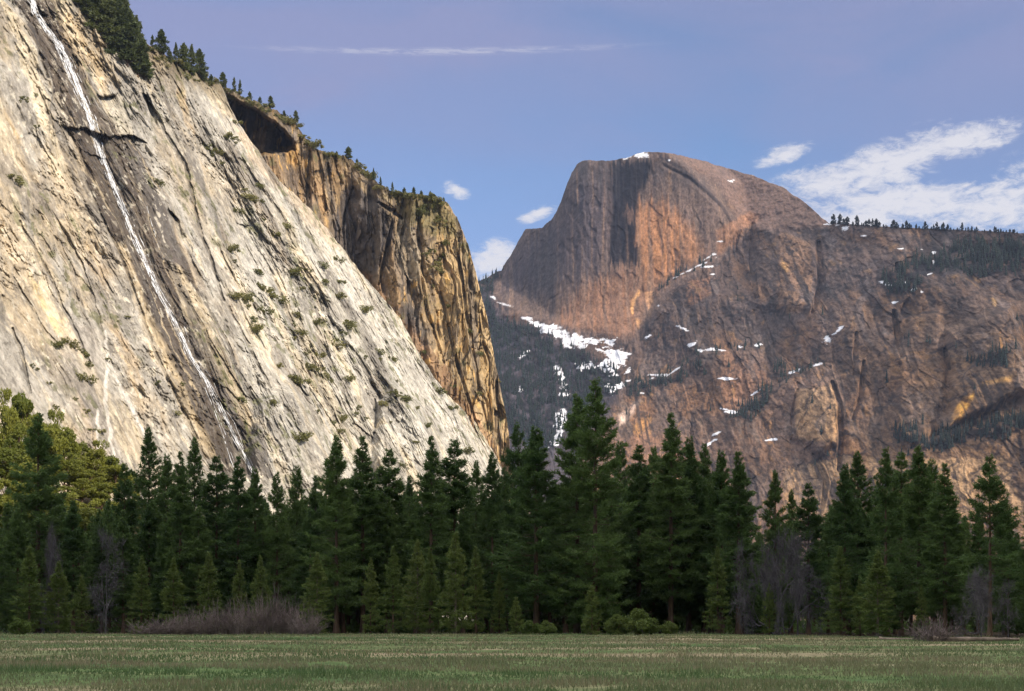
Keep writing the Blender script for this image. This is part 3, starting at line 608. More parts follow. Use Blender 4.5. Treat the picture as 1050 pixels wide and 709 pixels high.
# ------------------------------------------------------------------ meadow, valley side, air, sky, sun, camera
def ground_z(x, y):
    x = np.asarray(x, float); y = np.asarray(y, float)
    z = 0.12 * fbm(x / 19, y / 19, 501, 3) * sstep(5, 40, y)
    z = z + 40 * sstep(270, 420, y) * sstep(-52, -128, x + 0.05 * (y - 400))
    return z
def build_ground():
    xs = np.r_[np.linspace(-6000, -320, 24), np.arange(-300, 301, 5.0), np.linspace(320, 6000, 24)]
    ys = np.r_[np.linspace(-2500, -40, 14), np.arange(-30, 640, 5.0), np.linspace(660, 9000, 30)]
    X, Y = np.meshgrid(xs, ys)
    Zg = ground_z(X, Y)
    m, nt, b = new_mat('meadow_turf'); L = nt.links.new
    g = nd(nt, 'ShaderNodeNewGeometry'); cb = None
    mp = nd(nt, 'ShaderNodeMapping'); mp.inputs['Scale'].default_value = (0.012, 0.05, 0.05); L(g.outputs['Position'], mp.inputs[0])
    n1 = nd(nt, 'ShaderNodeTexNoise'); n1.inputs['Scale'].default_value = 1.0; n1.inputs['Detail'].default_value = 6; n1.inputs['Roughness'].default_value = 0.6; L(mp.outputs[0], n1.inputs['Vector'])
    cr = nd(nt, 'ShaderNodeValToRGB'); L(n1.outputs['Fac'], cr.inputs[0])
    e = cr.color_ramp.elements; e[0].position = 0.38; e[0].color = (0.072, 0.124, 0.046, 1); e[1].position = 0.62; e[1].color = (0.27, 0.22, 0.14, 1)
    k = e.new(0.5); k.color = (0.108, 0.152, 0.058, 1)
    n2 = nd(nt, 'ShaderNodeTexNoise'); n2.inputs['Scale'].default_value = 1.6; n2.inputs['Detail'].default_value = 8; L(g.outputs['Position'], n2.inputs['Vector'])
    mr = nd(nt, 'ShaderNodeMapRange'); mr.inputs['From Min'].default_value = .3; mr.inputs['From Max'].default_value = .7; mr.inputs['To Min'].default_value = .6; mr.inputs['To Max'].default_value = 1.3; L(n2.outputs['Fac'], mr.inputs['Value'])
    vm = nd(nt, 'ShaderNodeVectorMath', operation='SCALE'); L(cr.outputs[0], vm.inputs[0]); L(mr.outputs[0], vm.inputs['Scale'])
    # last year's flattened grass lies in a belt across the meadow
    sp = nd(nt, 'ShaderNodeSeparateXYZ'); L(g.outputs['Position'], sp.inputs[0])
    mb = nd(nt, 'ShaderNodeMapRange', interpolation_type='SMOOTHSTEP'); mb.inputs['From Min'].default_value = 62; mb.inputs['From Max'].default_value = 84; L(sp.outputs['Y'], mb.inputs['Value'])
    mc = nd(nt, 'ShaderNodeMapRange', interpolation_type='SMOOTHSTEP'); mc.inputs['From Min'].default_value = 112; mc.inputs['From Max'].default_value = 135; mc.inputs['To Min'].default_value = 1; mc.inputs['To Max'].default_value = 0.25; L(sp.outputs['Y'], mc.inputs['Value'])
    mm = nd(nt, 'ShaderNodeMath', operation='MULTIPLY'); L(mb.outputs[0], mm.inputs[0]); L(mc.outputs[0], mm.inputs[1])
    mh = nd(nt, 'ShaderNodeMath', operation='MULTIPLY_ADD'); L(mm.outputs[0], mh.inputs[0]); mh.inputs[1].default_value = 0.05; L(n1.outputs['Fac'], mh.inputs[2]); L(mh.outputs[0], cr.inputs[0])
    # beyond the meadow edge: forest litter
    m2 = nd(nt, 'ShaderNodeMapRange'); m2.inputs['From Min'].default_value = 238; m2.inputs['From Max'].default_value = 246; mx0 = nd(nt, 'ShaderNodeMapRange', interpolation_type='SMOOTHSTEP'); mx0.inputs['From Min'].default_value = 22; mx0.inputs['From Max'].default_value = 60; mx0.inputs['To Max'].default_value = 70; L(sp.outputs['X'], mx0.inputs['Value'])
    ya = nd(nt, 'ShaderNodeMath', operation='ADD'); L(sp.outputs['Y'], ya.inputs[0]); L(mx0.outputs[0], ya.inputs[1]); L(ya.outputs[0], m2.inputs['Value'])
    mx = nd(nt, 'ShaderNodeMix', data_type='RGBA'); L(m2.outputs[0], mx.inputs['Factor']); L(vm.outputs[0], mx.inputs['A']); mx.inputs['B'].default_value = (0.035, 0.028, 0.018, 1)
    L(mx.outputs['Result'], b.inputs['Base Color']); b.inputs['Roughness'].default_value = 0.95; b.inputs['Specular IOR Level'].default_value = 0.05
    bp = nd(nt, 'ShaderNodeBump'); bp.inputs['Distance'].default_value = 0.15; L(n2.outputs['Fac'], bp.inputs['Height']); L(bp.outputs[0], b.inputs['Normal'])
    me = raw_mesh('ground', np.stack([X, Y, Zg], -1).reshape(-1, 3), grid_faces(len(ys), len(xs)), m, True)
    tag(link(bpy.data.objects.new('ground', me)), kind='structure')
build_ground()

def build_ridge():
    """the valley's shaded south side, behind the camera: it keeps the low sun off the meadow and the forest"""
    uh = np.array([SUN[0], SUN[1]]) / np.hypot(SUN[0], SUN[1]); tn = SUN[2] / np.hypot(SUN[0], SUN[1])
    al = np.array([-uh[1], uh[0]])
    t = np.linspace(-2600, 2600, 131); s = np.linspace(-460, 460, 37)
    T, S = np.meshgrid(t, s)
    H = (RIDGE_D + RIDGE_REACH) * tn
    prof = 1 - np.abs(S) / 460
    Zr = H * prof ** 1.05 * (1 + 0.02 * fbm(T / 60, S / 60, 601, 4) * (np.abs(S) < 1) ) + 14 * prof * (1 - prof) * 4 * fbm(T / 130, S / 110, 603, 4) - 3
    P = (uh[None, None] * (RIDGE_D + S[..., None])) + al[None, None] * T[..., None]
    m = plain_mat('paled_slope', (0.10, 0.11, 0.07), (0.40, 0.37, 0.33), 0.012, 0.95)  # slope colour paled to bounce more light onto the shaded forest
    me = raw_mesh('hillside', np.concatenate([P, Zr[..., None]], -1).reshape(-1, 3), grid_faces(len(s), len(t)), m, True)
    tag(link(bpy.data.objects.new('hillside', me)), kind='structure')
RIDGE_D, RIDGE_REACH = 640.0, 395.0
build_ridge()

def build_haze():
    m = bpy.data.materials.new('valley_air'); m.use_nodes = True; nt = m.node_tree
    nt.nodes.remove(nt.nodes['Principled BSDF'])
    v = nt.nodes.new('ShaderNodeVolumePrincipled'); v.inputs['Density'].default_value = HAZE
    v.inputs['Color'].default_value = (0.58, 0.70, 1.0, 1); v.inputs['Anisotropy'].default_value = 0.0
    nt.links.new(v.outputs[0], nt.nodes['Material Output'].inputs['Volume'])
    x0, x1, y0, y1, z0, z1 = -7000, 7000, -3000, 9500, -5, 1720
    V = [(x, y, z) for z in (z0, z1) for y in (y0, y1) for x in (x0, x1)]
    Fq = [(0, 2, 3, 1), (4, 5, 7, 6), (0, 1, 5, 4), (1, 3, 7, 5), (3, 2, 6, 7), (2, 0, 4, 6)]
    me = raw_mesh('haze', V, Fq, m)
    tag(link(bpy.data.objects.new('haze', me)), kind='stuff')
HAZE = 0.16e-4
build_haze()

def build_world():
    w = bpy.data.worlds.new('World'); bpy.context.scene.world = w; w.use_nodes = True
    nt = w.node_tree; L = nt.links.new; bg = nt.nodes['Background']
    sky = nt.nodes.new('ShaderNodeTexSky'); sky.sky_type = 'NISHITA'; sky.sun_disc = False
    sky.sun_elevation = math.asin(SUN[2]); sky.sun_rotation = math.atan2(SUN[0], SUN[1])
    sky.altitude = 3200; sky.air_density = 1.0; sky.dust_density = 0.1; sky.ozone_density = 2.5
    tc = nt.nodes.new('ShaderNodeTexCoord'); sp = nt.nodes.new('ShaderNodeSeparateXYZ'); L(tc.outputs['Generated'], sp.inputs[0])
    def M(op, a, b=None, c=None, clamp=False):
        n = nt.nodes.new('ShaderNodeMath'); n.operation = op; n.use_clamp = clamp
        for i, v in enumerate((a, b, c)):
            if v is None: continue
            if isinstance(v, (int, float)): n.inputs[i].default_value = v
            else: L(v, n.inputs[i])
        return n.outputs[0]
    az = M('ARCTAN2', sp.outputs[0], sp.outputs[1]); el = M('ARCSINE', sp.outputs[2])
    def noise(sx, sy, seed, detail=7, rough=0.6, dist=0.0):
        c = nt.nodes.new('ShaderNodeCombineXYZ'); L(M('MULTIPLY', az, sx), c.inputs[0]); L(M('MULTIPLY', el, sy), c.inputs[1]); c.inputs[2].default_value = seed
        n = nt.nodes.new('ShaderNodeTexNoise'); n.inputs['Scale'].default_value = 1; n.inputs['Detail'].default_value = detail; n.inputs['Roughness'].default_value = rough; n.inputs['Distortion'].default_value = dist
        L(c.outputs[0], n.inputs['Vector']); return n.outputs['Fac']
    def ae(px, py):
        a = math.atan((px - CX) / F); return a, math.atan((HY - py) / F * math.cos(a))
    def blob(px, py, rx, ry, tilt=0.0):
        a, e = ae(px, py); rx /= F; ry /= F; ca, sa = math.cos(tilt), math.sin(tilt)
        da = M('SUBTRACT', az, a); de = M('SUBTRACT', el, e)
        u = M('DIVIDE', M('ADD', M('MULTIPLY', da, ca), M('MULTIPLY', de, sa)), rx)
        v = M('DIVIDE', M('SUBTRACT', M('MULTIPLY', de, ca), M('MULTIPLY', da, sa)), ry)
        return M('SUBTRACT', 1.0, M('SQRT', M('ADD', M('MULTIPLY', u, u), M('MULTIPLY', v, v))), clamp=True)
    def union(bl):
        o = bl[0]
        for b in bl[1:]: o = M('MAXIMUM', o, b)
        return o
    def smooth(x, lo, hi):
        n = nt.nodes.new('ShaderNodeMapRange'); n.interpolation_type = 'SMOOTHSTEP'
        n.inputs['From Min'].default_value = lo; n.inputs['From Max'].default_value = hi; L(x, n.inputs['Value']); return n.outputs[0]
    n1 = noise(30, 75, 1.3, 10, 0.68, 0.7); n2 = noise(95, 210, 4.1, 8, 0.68, 0.6)
    nn = M('ADD', M('MULTIPLY', n1, 0.55), M('MULTIPLY', n2, 0.45))
    body = union([blob(850, 188, 75, 22, 0.05), blob(915, 168, 95, 30, 0.30), blob(985, 145, 70, 20, 0.15), blob(930, 208, 130, 26, -0.12), blob(1025, 215, 90, 24, -0.1), blob(1010, 196, 50, 12), blob(803, 158, 36, 12, 0.25),
                  blob(505, 270, 46, 26, 0.3), blob(467, 195, 19, 9, -0.35), blob(552, 219, 30, 8, 0.35), blob(880, 226, 80, 22), blob(1120, 190, 120, 50), blob(1300, 230, 200, 50), blob(-60, 300, 150, 40)])
    cum = M('MULTIPLY', smooth(body, 0.0, 0.22), smooth(M('MULTIPLY_ADD', body, 0.38, M('MULTIPLY', nn, 1.3)), 0.66, 1.0))
    tr = M('MULTIPLY', blob(455, 53, 260, 5.0, 0.022), smooth(noise(45, 420, 9.0, 7, .7, .6), 0.30, 0.66))
    trail = M('MULTIPLY', smooth(tr, 0.0, 0.75), 0.36)
    veil = M('MULTIPLY', M('ADD', union([blob(300, 105, 90, 38), blob(170, 150, 200, 70), blob(400, 40, 260, 40), blob(930, 50, 220, 60)]), 0.12), smooth(noise(9, 20, 6.6, 4, .5, .4), 0.36, 0.68))
    # thin high veil, thickest overhead and toward the west
    hi = smooth(el, ae(525, 300)[1], ae(525, 0)[1])
    wide = M('MULTIPLY', smooth(noise(3.2, 9.0, 2.2, 4, .48, .4), 0.22, 0.62), M('MULTIPLY_ADD', hi, 0.85, 0.15))
    thin = M('ADD', M('MULTIPLY', veil, 0.6), wide, clamp=True)
    def mix(f, a, b):
        n = nt.nodes.new('ShaderNodeMix'); n.data_type = 'RGBA'; L(f, n.inputs['Factor'])
        for k, v in (('A', a), ('B', b)):
            if isinstance(v, tuple): n.inputs[k].default_value = (*v, 1)
            else: L(v, n.inputs[k])
        return n.outputs['Result']
    c = mix(M('MULTIPLY', thin, 0.8), sky.outputs[0], VEIL)
    over = smooth(el, 0.42, 0.80)      # unseen bright cloud added overhead to fill the shaded meadow and forest
    c = mix(M('MULTIPLY', over, M('MULTIPLY_ADD', smooth(n1, 0.3, 0.7), 0.5, 0.5)), c, (15.0, 14.4, 13.6))
    c = mix(trail, c, CLOUD); c = mix(M('MULTIPLY', cum, 0.95), c, CLOUD)
    L(c, bg.inputs['Color']); bg.inputs['Strength'].default_value = SKY
SKY = 0.122
VEIL = (1.80, 1.90, 3.15); CLOUD = (4.5, 4.45, 4.75)
build_world()

sl = bpy.data.lights.new('sun', 'SUN'); sl.energy = 4.3; sl.angle = math.radians(0.55); sl.color = (1.0, 0.88, 0.73)
so = link(bpy.data.objects.new('sun', sl))
from mathutils import Vector
so.rotation_euler = Vector(SUN).to_track_quat('Z', 'Y').to_euler()

cam = bpy.data.cameras.new('camera'); cam.sensor_width = 36; cam.lens = 36 * F / 1050; cam.shift_y = (HY - 354.5) / 1050; cam.clip_end = 60000; cam.clip_start = 0.1
co = link(bpy.data.objects.new('camera', cam)); co.location = (0, 0, CAMZ); co.rotation_euler = (math.pi / 2, 0, 0)
sc = bpy.context.scene; sc.camera = co
sc.view_settings.view_transform = 'Standard'; sc.view_settings.look = 'None'; sc.view_settings.gamma = 1; sc.view_settings.exposure = 0.5
sc.cycles.use_denoising = True; sc.cycles.denoiser = 'OPENIMAGEDENOISE'
sc.cycles.denoising_prefilter = 'NONE'
sc.cycles.max_bounces = 6; sc.cycles.diffuse_bounces = 4; sc.cycles.glossy_bounces = 1; sc.cycles.transmission_bounces = 2; sc.cycles.volume_bounces = 0; sc.cycles.transparent_max_bounces = 4
sc.cycles.use_adaptive_sampling = True; sc.cycles.adaptive_threshold = 0.02

# ------------------------------------------------------------------ plants: builders
def tri_cloud(pos, dirs, length, width, rs):
    """one slim leaf or needle spray per row: a triangle from pos along dirs"""
    n = len(pos)
    side = np.cross(dirs, rs.normal(size=(n, 3))); side /= np.linalg.norm(side, axis=1, keepdims=True) + 1e-9
    w = (width * np.ones(n))[:, None] * side * 0.5
    V = np.empty((n, 3, 3)); V[:, 0] = pos - w; V[:, 1] = pos + w; V[:, 2] = pos + dirs * (length * np.ones(n))[:, None]
    return V.reshape(-1, 3), np.arange(3 * n).reshape(-1, 3)
def prisms(A, B, ra, rb, k=3):
    """tapered bars from A to B"""
    n = len(A); d = B - A; d = d / (np.linalg.norm(d, axis=1, keepdims=True) + 1e-9)
    ref = np.where(np.abs(d[:, 2:3]) < 0.9, np.array([[0, 0, 1.0]]), np.array([[1.0, 0, 0]]))
    u = np.cross(d, ref); u /= np.linalg.norm(u, axis=1, keepdims=True); v = np.cross(d, u)
    an = np.arange(k) * 2 * np.pi / k
    ring = np.cos(an)[None, :, None] * u[:, None] + np.sin(an)[None, :, None] * v[:, None]
    V = np.concatenate([A[:, None] + ring * np.reshape(ra, (-1, 1, 1)), B[:, None] + ring * np.reshape(rb, (-1, 1, 1))], 1)
    i = np.arange(k); j = (i + 1) % k
    f = np.stack([i, j, j + k, i + k], 1)
    Fc = (f[None] + (np.arange(n) * 2 * k)[:, None, None]).reshape(-1, 4)
    return V.reshape(-1, 3), Fc
def merge(*parts):
    V = []; Fc = []; o = 0
    for v, f in parts:
        V.append(v); Fc.append(f + o); o += len(v)
    return np.concatenate(V), np.concatenate(Fc)
def trunk_tube(H, r, rs, lean=0.006, sides=9, rings=16, top=0.02):
    t = np.linspace(0, 1, rings); off = np.cumsum(rs.normal(0, lean * H / rings ** .5, (rings, 2)), 0) * 0.4; off[0] = 0
    C = np.c_[off * t[:, None], t * H]
    rad = r * ((1 - t) ** 0.85 * (1 - top) + top) * (1 + 0.55 * np.exp(-t * 40))
    an = np.arange(sides) * 2 * np.pi / sides
    V = C[:, None] + np.stack([np.cos(an), np.sin(an), 0 * an], -1)[None] * (rad[:, None] * (1 + 0.08 * rs.normal(size=(rings, sides))))[..., None]
    i = np.arange(rings * sides).reshape(rings, sides)
    f = np.stack([i[:-1], np.roll(i[:-1], -1, 1), np.roll(i[1:], -1, 1), i[1:]], -1).reshape(-1, 4)
    return V.reshape(-1, 3), f, C
def conifer_parts(seed, H, R, base, form=0.8, dens=3.2, step=0.75, per=4.6, tuft=0.75, wid=0.17, k=7, droop=-10, top_up=48, gap=0.0, rough=0.35, r0=None):
    rs = np.random.RandomState(seed)
    tv, tf, C = trunk_tube(H, r0 or H * 0.0125, rs)
    hb = base * H
    hs = []; h = hb
    while h < H * 0.985:
        n = max(2, int(rs.poisson(per) if h < 0.93 * H else 3))
        st = step * (1.0 if h < 0.55 * H else 0.62)
        if rs.rand() > gap:
            hs += [h + rs.uniform(-.3, .3) * st for _ in range(n)]
        h += st
    hs = np.clip(np.array(hs), hb * 0.97, H * 0.985)
    az = rs.uniform(0, 2 * np.pi, len(hs))
    clump = perlin(az * 1.1, hs * 11.0 / H, seed) > -0.52 - 0.6 * sstep(0.6, 0.95, hs / H)
    hs, az = hs[clump], az[clump]; nb = len(hs); t = (hs - hb) / (H - hb)
    lump = 1 + rough * (np.sin(az * 2 + hs * 0.55 + seed) * 0.5 + np.sin(az * 3 - hs * 0.9 + 2 * seed) * 0.35)
    lump = 1 + (lump - 1) * (1 - 0.6 * t)
    L = R * (np.maximum(1 - t, 0) ** form) * (0.62 + 0.38 * np.minimum(1, 3.2 * (1 - t))) * (0.66 + 0.34 * sstep(0, 0.2, t)) * lump * rs.uniform(0.66, 1.12, nb) + 0.006 * H
    tsz = (0.55 + 0.45 * np.minimum(1, L / (0.42 * R)))
    e = np.radians(droop + (top_up - droop) * t ** 1.6 + rs.normal(0, 8, nb))
    ax = np.c_[np.interp(hs, C[:, 2], C[:, 0]), np.interp(hs, C[:, 2], C[:, 1]), hs]
    dh = np.c_[np.cos(az), np.sin(az), 0 * az]; lat = np.c_[-np.sin(az), np.cos(az), 0 * az]
    curl = rs.uniform(0.0, 0.28, nb)
    def along(s, i): return ax[i] + dh[i] * (L[i] * s * np.cos(e[i]))[:, None] + np.array([0, 0, 1.0]) * (L[i] * (s * np.sin(e[i]) + curl[i] * (s * s - 0.45 * s)))[:, None]
    nt_ = np.maximum(2, (2 + L * dens).astype(int)); bi = np.repeat(np.arange(nb), nt_)
    s = rs.uniform(0.0, 1, len(bi)) ** 0.62 * 0.98 + 0.04
    p = along(s, bi)
    half = L[bi] * 0.36 * (1.12 - s) + 0.12
    p = p + lat[bi] * (rs.uniform(-1, 1, len(bi)) * half)[:, None]; p[:, 2] += rs.normal(0, 0.10, len(bi)) - 0.05 * half
    q = np.repeat(np.arange(len(p)), k)
    d = dh[bi][q] * 0.55 + rs.normal(size=(len(q), 3)) * 0.62 + np.array([0, 0, 0.28])
    d /= np.linalg.norm(d, axis=1, keepdims=True)
    pos = p[q] + rs.normal(0, 0.16 * tuft, (len(q), 3)) * tsz[bi][q][:, None]
    crown = tri_cloud(pos, d, tsz[bi][q] * tuft * rs.uniform(0.6, 1.15, len(q)), (0.5 + 0.5 * tsz[bi][q]) * wid * rs.uniform(0.7, 1.3, len(q)), rs)
    idx = np.arange(nb); m = L > 0.05 * R
    a1 = along(np.full(nb, 0.02), idx)[m]; a2 = along(np.full(nb, 0.5), idx)[m]; a3 = along(np.full(nb, 0.92), idx)[m]
    lr = (0.012 + 0.011 * L)[m]
    limbs = merge(prisms(a1, a2, lr, lr * .65), prisms(a2, a3, lr * .65, lr * .25))
    ns = 10; hz = rs.uniform(0.25 * hb, hb, ns); a = rs.uniform(0, 6.28, ns); A = np.c_[0 * a, 0 * a, hz]; B = A + np.c_[np.cos(a), np.sin(a), rs.uniform(-.3, .3, ns)] * rs.uniform(0.4, 2.2, ns)[:, None]
    return (tv, tf), (crown, merge(limbs, prisms(A, B, 0.05, 0.015)))
def broadleaf_parts(seed, H, R, leaf=0.45, nclump=34, nleaf=210, base=0.25):
    rs = np.random.RandomState(seed)
    tv, tf, C = trunk_tube(H * 0.7, H * 0.022, rs, 0.03, 8, 10, 0.25)
    d = rs.normal(size=(nclump, 3)); d /= np.linalg.norm(d, axis=1, keepdims=True)
    rr = rs.uniform(0.35, 1.0, nclump) ** 0.6
    c = d * rr[:, None] * np.array([R, R, H * (1 - base) * 0.5]) * rs.uniform(0.8, 1.1, (nclump, 1)) + np.array([0, 0, H * (0.5 + base * 0.5)])
    cr = R * rs.uniform(0.2, 0.42, nclump)
    q = np.repeat(np.arange(nclump), nleaf); o = rs.normal(size=(len(q), 3)); o /= np.linalg.norm(o, axis=1, keepdims=True)
    rad = rs.uniform(0.3, 1, len(q)) ** 0.5
    pos = c[q] + o * (cr[q] * rad)[:, None] * np.array([1, 1, 0.72])
    dv = o * 0.6 + rs.normal(size=(len(q), 3)) * 0.8; dv /= np.linalg.norm(dv, axis=1, keepdims=True)
    crown = tri_cloud(pos, dv, leaf * rs.uniform(.7, 1.3, len(q)), leaf * 0.75 * rs.uniform(.7, 1.3, len(q)), rs)
    A = np.zeros((nclump, 3)); A[:, 2] = np.clip(c[:, 2] - 0.25 * H, 0.15 * H, 0.66 * H); A[:, 0] = np.interp(A[:, 2], C[:, 2], C[:, 0]); A[:, 1] = np.interp(A[:, 2], C[:, 2], C[:, 1])
    limbs = prisms(A, c, H * 0.008, H * 0.002)
    return (tv, tf), (crown, limbs)
def bare_parts(seed, H, R, levels=5, r0=0.16, nstem=1, twig=0.03, spread=0.6, fine=5):
    """leafless crown: forking limbs down to fine twigs"""
    rs = np.random.RandomState(seed)
    A = np.zeros((nstem, 3)); A[:, :2] = rs.normal(0, 0.25 * (nstem > 1), (nstem, 2))
    D = np.tile([0, 0, 1.0], (nstem, 1)) + rs.normal(0, 0.10 + 0.3 * (nstem > 1), (nstem, 3)); D /= np.linalg.norm(D, axis=1, keepdims=True)
    ln = np.full(nstem, H * 0.27); r = np.full(nstem, r0); thick = []; tw = []
    for lv in range(levels):
        mid = A + D * (ln * 0.5)[:, None] + rs.normal(0, .05, A.shape) * ln[:, None]
        B = A + D * ln[:, None]
        thick.append(prisms(A, mid, r, r * .85)); thick.append(prisms(mid, B, r * .85, r * .62))
        nchild = 3 if lv < 2 else 4
        src = np.repeat(np.arange(len(A)), nchild); f = rs.uniform(0.45, 1.0, len(src)); f[::nchild] = 1
        nA = A[src] + (B - A)[src] * f[:, None]
        nD = D[src] + rs.normal(0, spread, (len(src), 3)) + np.array([0, 0, 0.16]); nD /= np.linalg.norm(nD, axis=1, keepdims=True)
        ln = ln[src] * rs.uniform(0.55, 0.86, len(src)); r = np.maximum(r[src] * 0.55, twig * 0.4); A, D = nA, nD
    q = np.repeat(np.arange(len(A)), fine)
    pos = A[q] + D[q] * (ln[q] * rs.uniform(0, 1, len(q)))[:, None]; dv = D[q] * .8 + rs.normal(0, .55, (len(q), 3)) + np.array([0, 0, .1]); dv /= np.linalg.norm(dv, axis=1, keepdims=True)
    tv, tf = tri_cloud(pos, dv, ln[q] * rs.uniform(.7, 1.5, len(q)), twig * 1.6, rs)
    V, Fc = merge(*thick)
    s = np.array([1, 1, H / max(V[:, 2].max(), tv[:, 2].max())]); rx = np.percentile(np.hypot(tv[:, 0], tv[:, 1]), 96); s[:2] = R / rx
    V0, F0 = thick[0]; V1, F1 = thick[1]
    return merge((V0 * s, F0), (V1 * s, F1)), ((tv * s, tf), (merge(*thick[2:])[0] * s, merge(*thick[2:])[1]))
def willow_parts(seed, H, R, n=95, twigs=17):
    rs = np.random.RandomState(seed)
    a = rs.uniform(0, 6.28, n); rb = R * 0.45 * np.sqrt(rs.rand(n)); A = np.c_[np.cos(a) * rb, np.sin(a) * rb, 0 * a]
    out = rs.uniform(0.05, 0.75, n); ht = H * rs.uniform(0.35, 1.0, n) ** 1.2 * (1 - 0.25 * out) * (1 + .3 * np.sin(a * 2 + seed))
    a2 = a + rs.normal(0, .5, n); B = A + np.c_[np.cos(a2) * out * R * .8, np.sin(a2) * out * R * .8, ht]
    M = (A + B) / 2 + np.c_[np.cos(a2), np.sin(a2), -0.2 + 0 * a] * (-0.12 * H * out)[:, None]
    stems = merge(prisms(A, M, 0.035, 0.026), prisms(M, B, 0.026, 0.010))
    q = np.repeat(np.arange(n), twigs); s = rs.uniform(0.12, 1, len(q))
    P = np.where((s < .5)[:, None], A[q] + (M - A)[q] * (s * 2)[:, None], M[q] + (B - M)[q] * (s * 2 - 1)[:, None])
    dv = (B - A)[q] / H + rs.normal(0, .32, (len(q), 3)); dv[:, 2] += 0.15; dv /= np.linalg.norm(dv, axis=1, keepdims=True)
    tw = tri_cloud(P, dv, H * rs.uniform(.10, .30, len(q)), 0.042, rs)
    return tw, stems

# ------------------------------------------------------------------ plants: prototypes and copies
PROTO = {}
def proto(key, name, H, parts, mats, names):
    """mesh data of a kind of plant; parts is [(V,F)...]"""
    out = []
    for nm, p, m in zip(names, parts, mats):
        if isinstance(p[1], tuple):      # leaves and the limbs that carry them
            (v, f), (v2, f2) = p
            if f2.shape[1] == 4: f2 = np.concatenate([f2[:, :3], f2[:, [0, 2, 3]]])
            if f.shape[1] == 4: f = np.concatenate([f[:, :3], f[:, [0, 2, 3]]])
            V, Fc = merge((v, f), (v2, f2)); me = raw_mesh(nm, V, Fc, m); me.materials.append(mats[0])
            me.polygons.foreach_set('material_index', np.r_[np.zeros(len(f), np.int32), np.ones(len(f2), np.int32)])
        else: me = raw_mesh(nm, p[0], p[1], m)
        out.append((nm, me))
    PROTO[key] = (name, H, out)
def plant(key, loc, H, label, cat, group=None, width=1.0, rot=None, single=False, lean=0.0):
    name, pH, meshes = PROTO[key]
    s = H / pH
    if len(meshes) == 1:
        root = link(bpy.data.objects.new(name, meshes[0][1]))
    else:
        root = link(bpy.data.objects.new(name, None))
        for nm, me in meshes: link(bpy.data.objects.new(nm, me), root)
    root.location = loc; root.scale = (s * width, s * width, s); root.rotation_euler = (lean, 0, random.uniform(0, 6.28) if rot is None else rot)
    return tag(root, label, cat, group)

TC = ('trunk', 'crown')
pine_specs = [  # seed H R base form ...
    ('pine0', dict(seed=1, H=42, R=7.6, base=0.06, form=0.58, rough=0.40, gap=0.06, dens=4.6)),
    ('pine1', dict(seed=2, H=36, R=6.2, base=0.13, form=0.64, rough=0.35, gap=0.04, dens=4.8)),
    ('pine2', dict(seed=3, H=36, R=5.6, base=0.16, form=0.76, rough=0.30, gap=0.03, droop=-16, dens=5.0)),
    ('pine3', dict(seed=4, H=34, R=6.4, base=0.06, form=0.62, rough=0.50, gap=0.08, dens=4.6)),
    ('pine4', dict(seed=5, H=34, R=5.0, base=0.17, form=0.64, rough=0.40, gap=0.05, top_up=35, dens=5.2)),
    ('pine5', dict(seed=6, H=36, R=5.4, base=0.17, form=0.56, rough=0.50, gap=0.12, dens=4.2)),
]
for kname, a in pine_specs:
    proto(kname, 'pine_tree', a['H'], conifer_parts(**a), (M_BARK, M_PINE), TC)
proto('open', 'pine_tree', 30, conifer_parts(21, 30, 5.4, 0.24, form=0.60, rough=0.5, gap=0.20, dens=3.8, per=4.2, step=0.8), (M_BARK, M_PINE), TC)
for i, (H, R) in enumerate([(16, 3.3), (15, 2.6), (17, 3.0)]):
    proto('young%d' % i, 'young_pine', H, conifer_parts(31 + i, H, R, 0.07, form=0.75, rough=0.35, step=0.42, dens=4.2, tuft=0.5, wid=0.12, gap=0.05, top_up=55), (M_BARK if i else M_BIRCHY, M_YOUNG), TC)
proto('sapling', 'pine_sapling', 7, conifer_parts(41, 7, 1.6, 0.03, form=0.85, step=0.3, dens=4.5, tuft=0.4, wid=0.10, per=4), (M_BARK, M_YOUNG), TC)
for i, (H, R, f) in enumerate([(16, 3.0, .8), (14, 3.4, .7), (12, 3.0, .9)]):
    proto('rim%d' % i, 'pine_tree', H, conifer_parts(51 + i, H, R, 0.10, form=f, rough=0.5, step=0.6, dens=3.2, per=5, tuft=0.9, wid=0.40, k=5, gap=0.05), (M_BARK, M_RIMTREE), TC)
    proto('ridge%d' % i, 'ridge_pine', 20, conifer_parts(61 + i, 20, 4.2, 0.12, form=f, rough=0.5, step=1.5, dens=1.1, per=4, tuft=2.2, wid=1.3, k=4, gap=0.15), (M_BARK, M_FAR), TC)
for i, (H, R) in enumerate([(15, 4.4), (13, 4.2), (17, 4.3)]):
    proto('oak%d' % i, 'oak_tree', H, broadleaf_parts(71 + i, H, R, 0.5, 34, 210), (M_BARK, M_OAK), TC)
for i, (H, R) in enumerate([(3.0, 2.2), (2.4, 2.4), (4.4, 2.0)]):
    _, (f_, v) = broadleaf_parts(81 + i, H, R * 1.15, 0.55, 11, 44, base=0.0)
    proto('shrub%d' % i, 'cliff_shrub', H, (f_,), (M_SCRUB,), ('leaves',))
for i in range(2):
    _, (f_, v) = broadleaf_parts(91 + i, 2.6, 2.0, 0.22, 16, 260, base=0.0)
    proto('bush%d' % i, 'green_bush', 2.6, (f_,), (M_YOUNG,), ('leaves',))
proto('bare0', 'bare_tree', 15, bare_parts(101, 15, 5.0, 5, 0.2, 1), (M_TWIG, M_TWIG), ('trunk', 'crown'))
proto('bare1', 'bare_tree', 14, bare_parts(102, 14, 6.5, 5, 0.16, 2), (M_TWIG, M_TWIG), ('trunk', 'crown'))
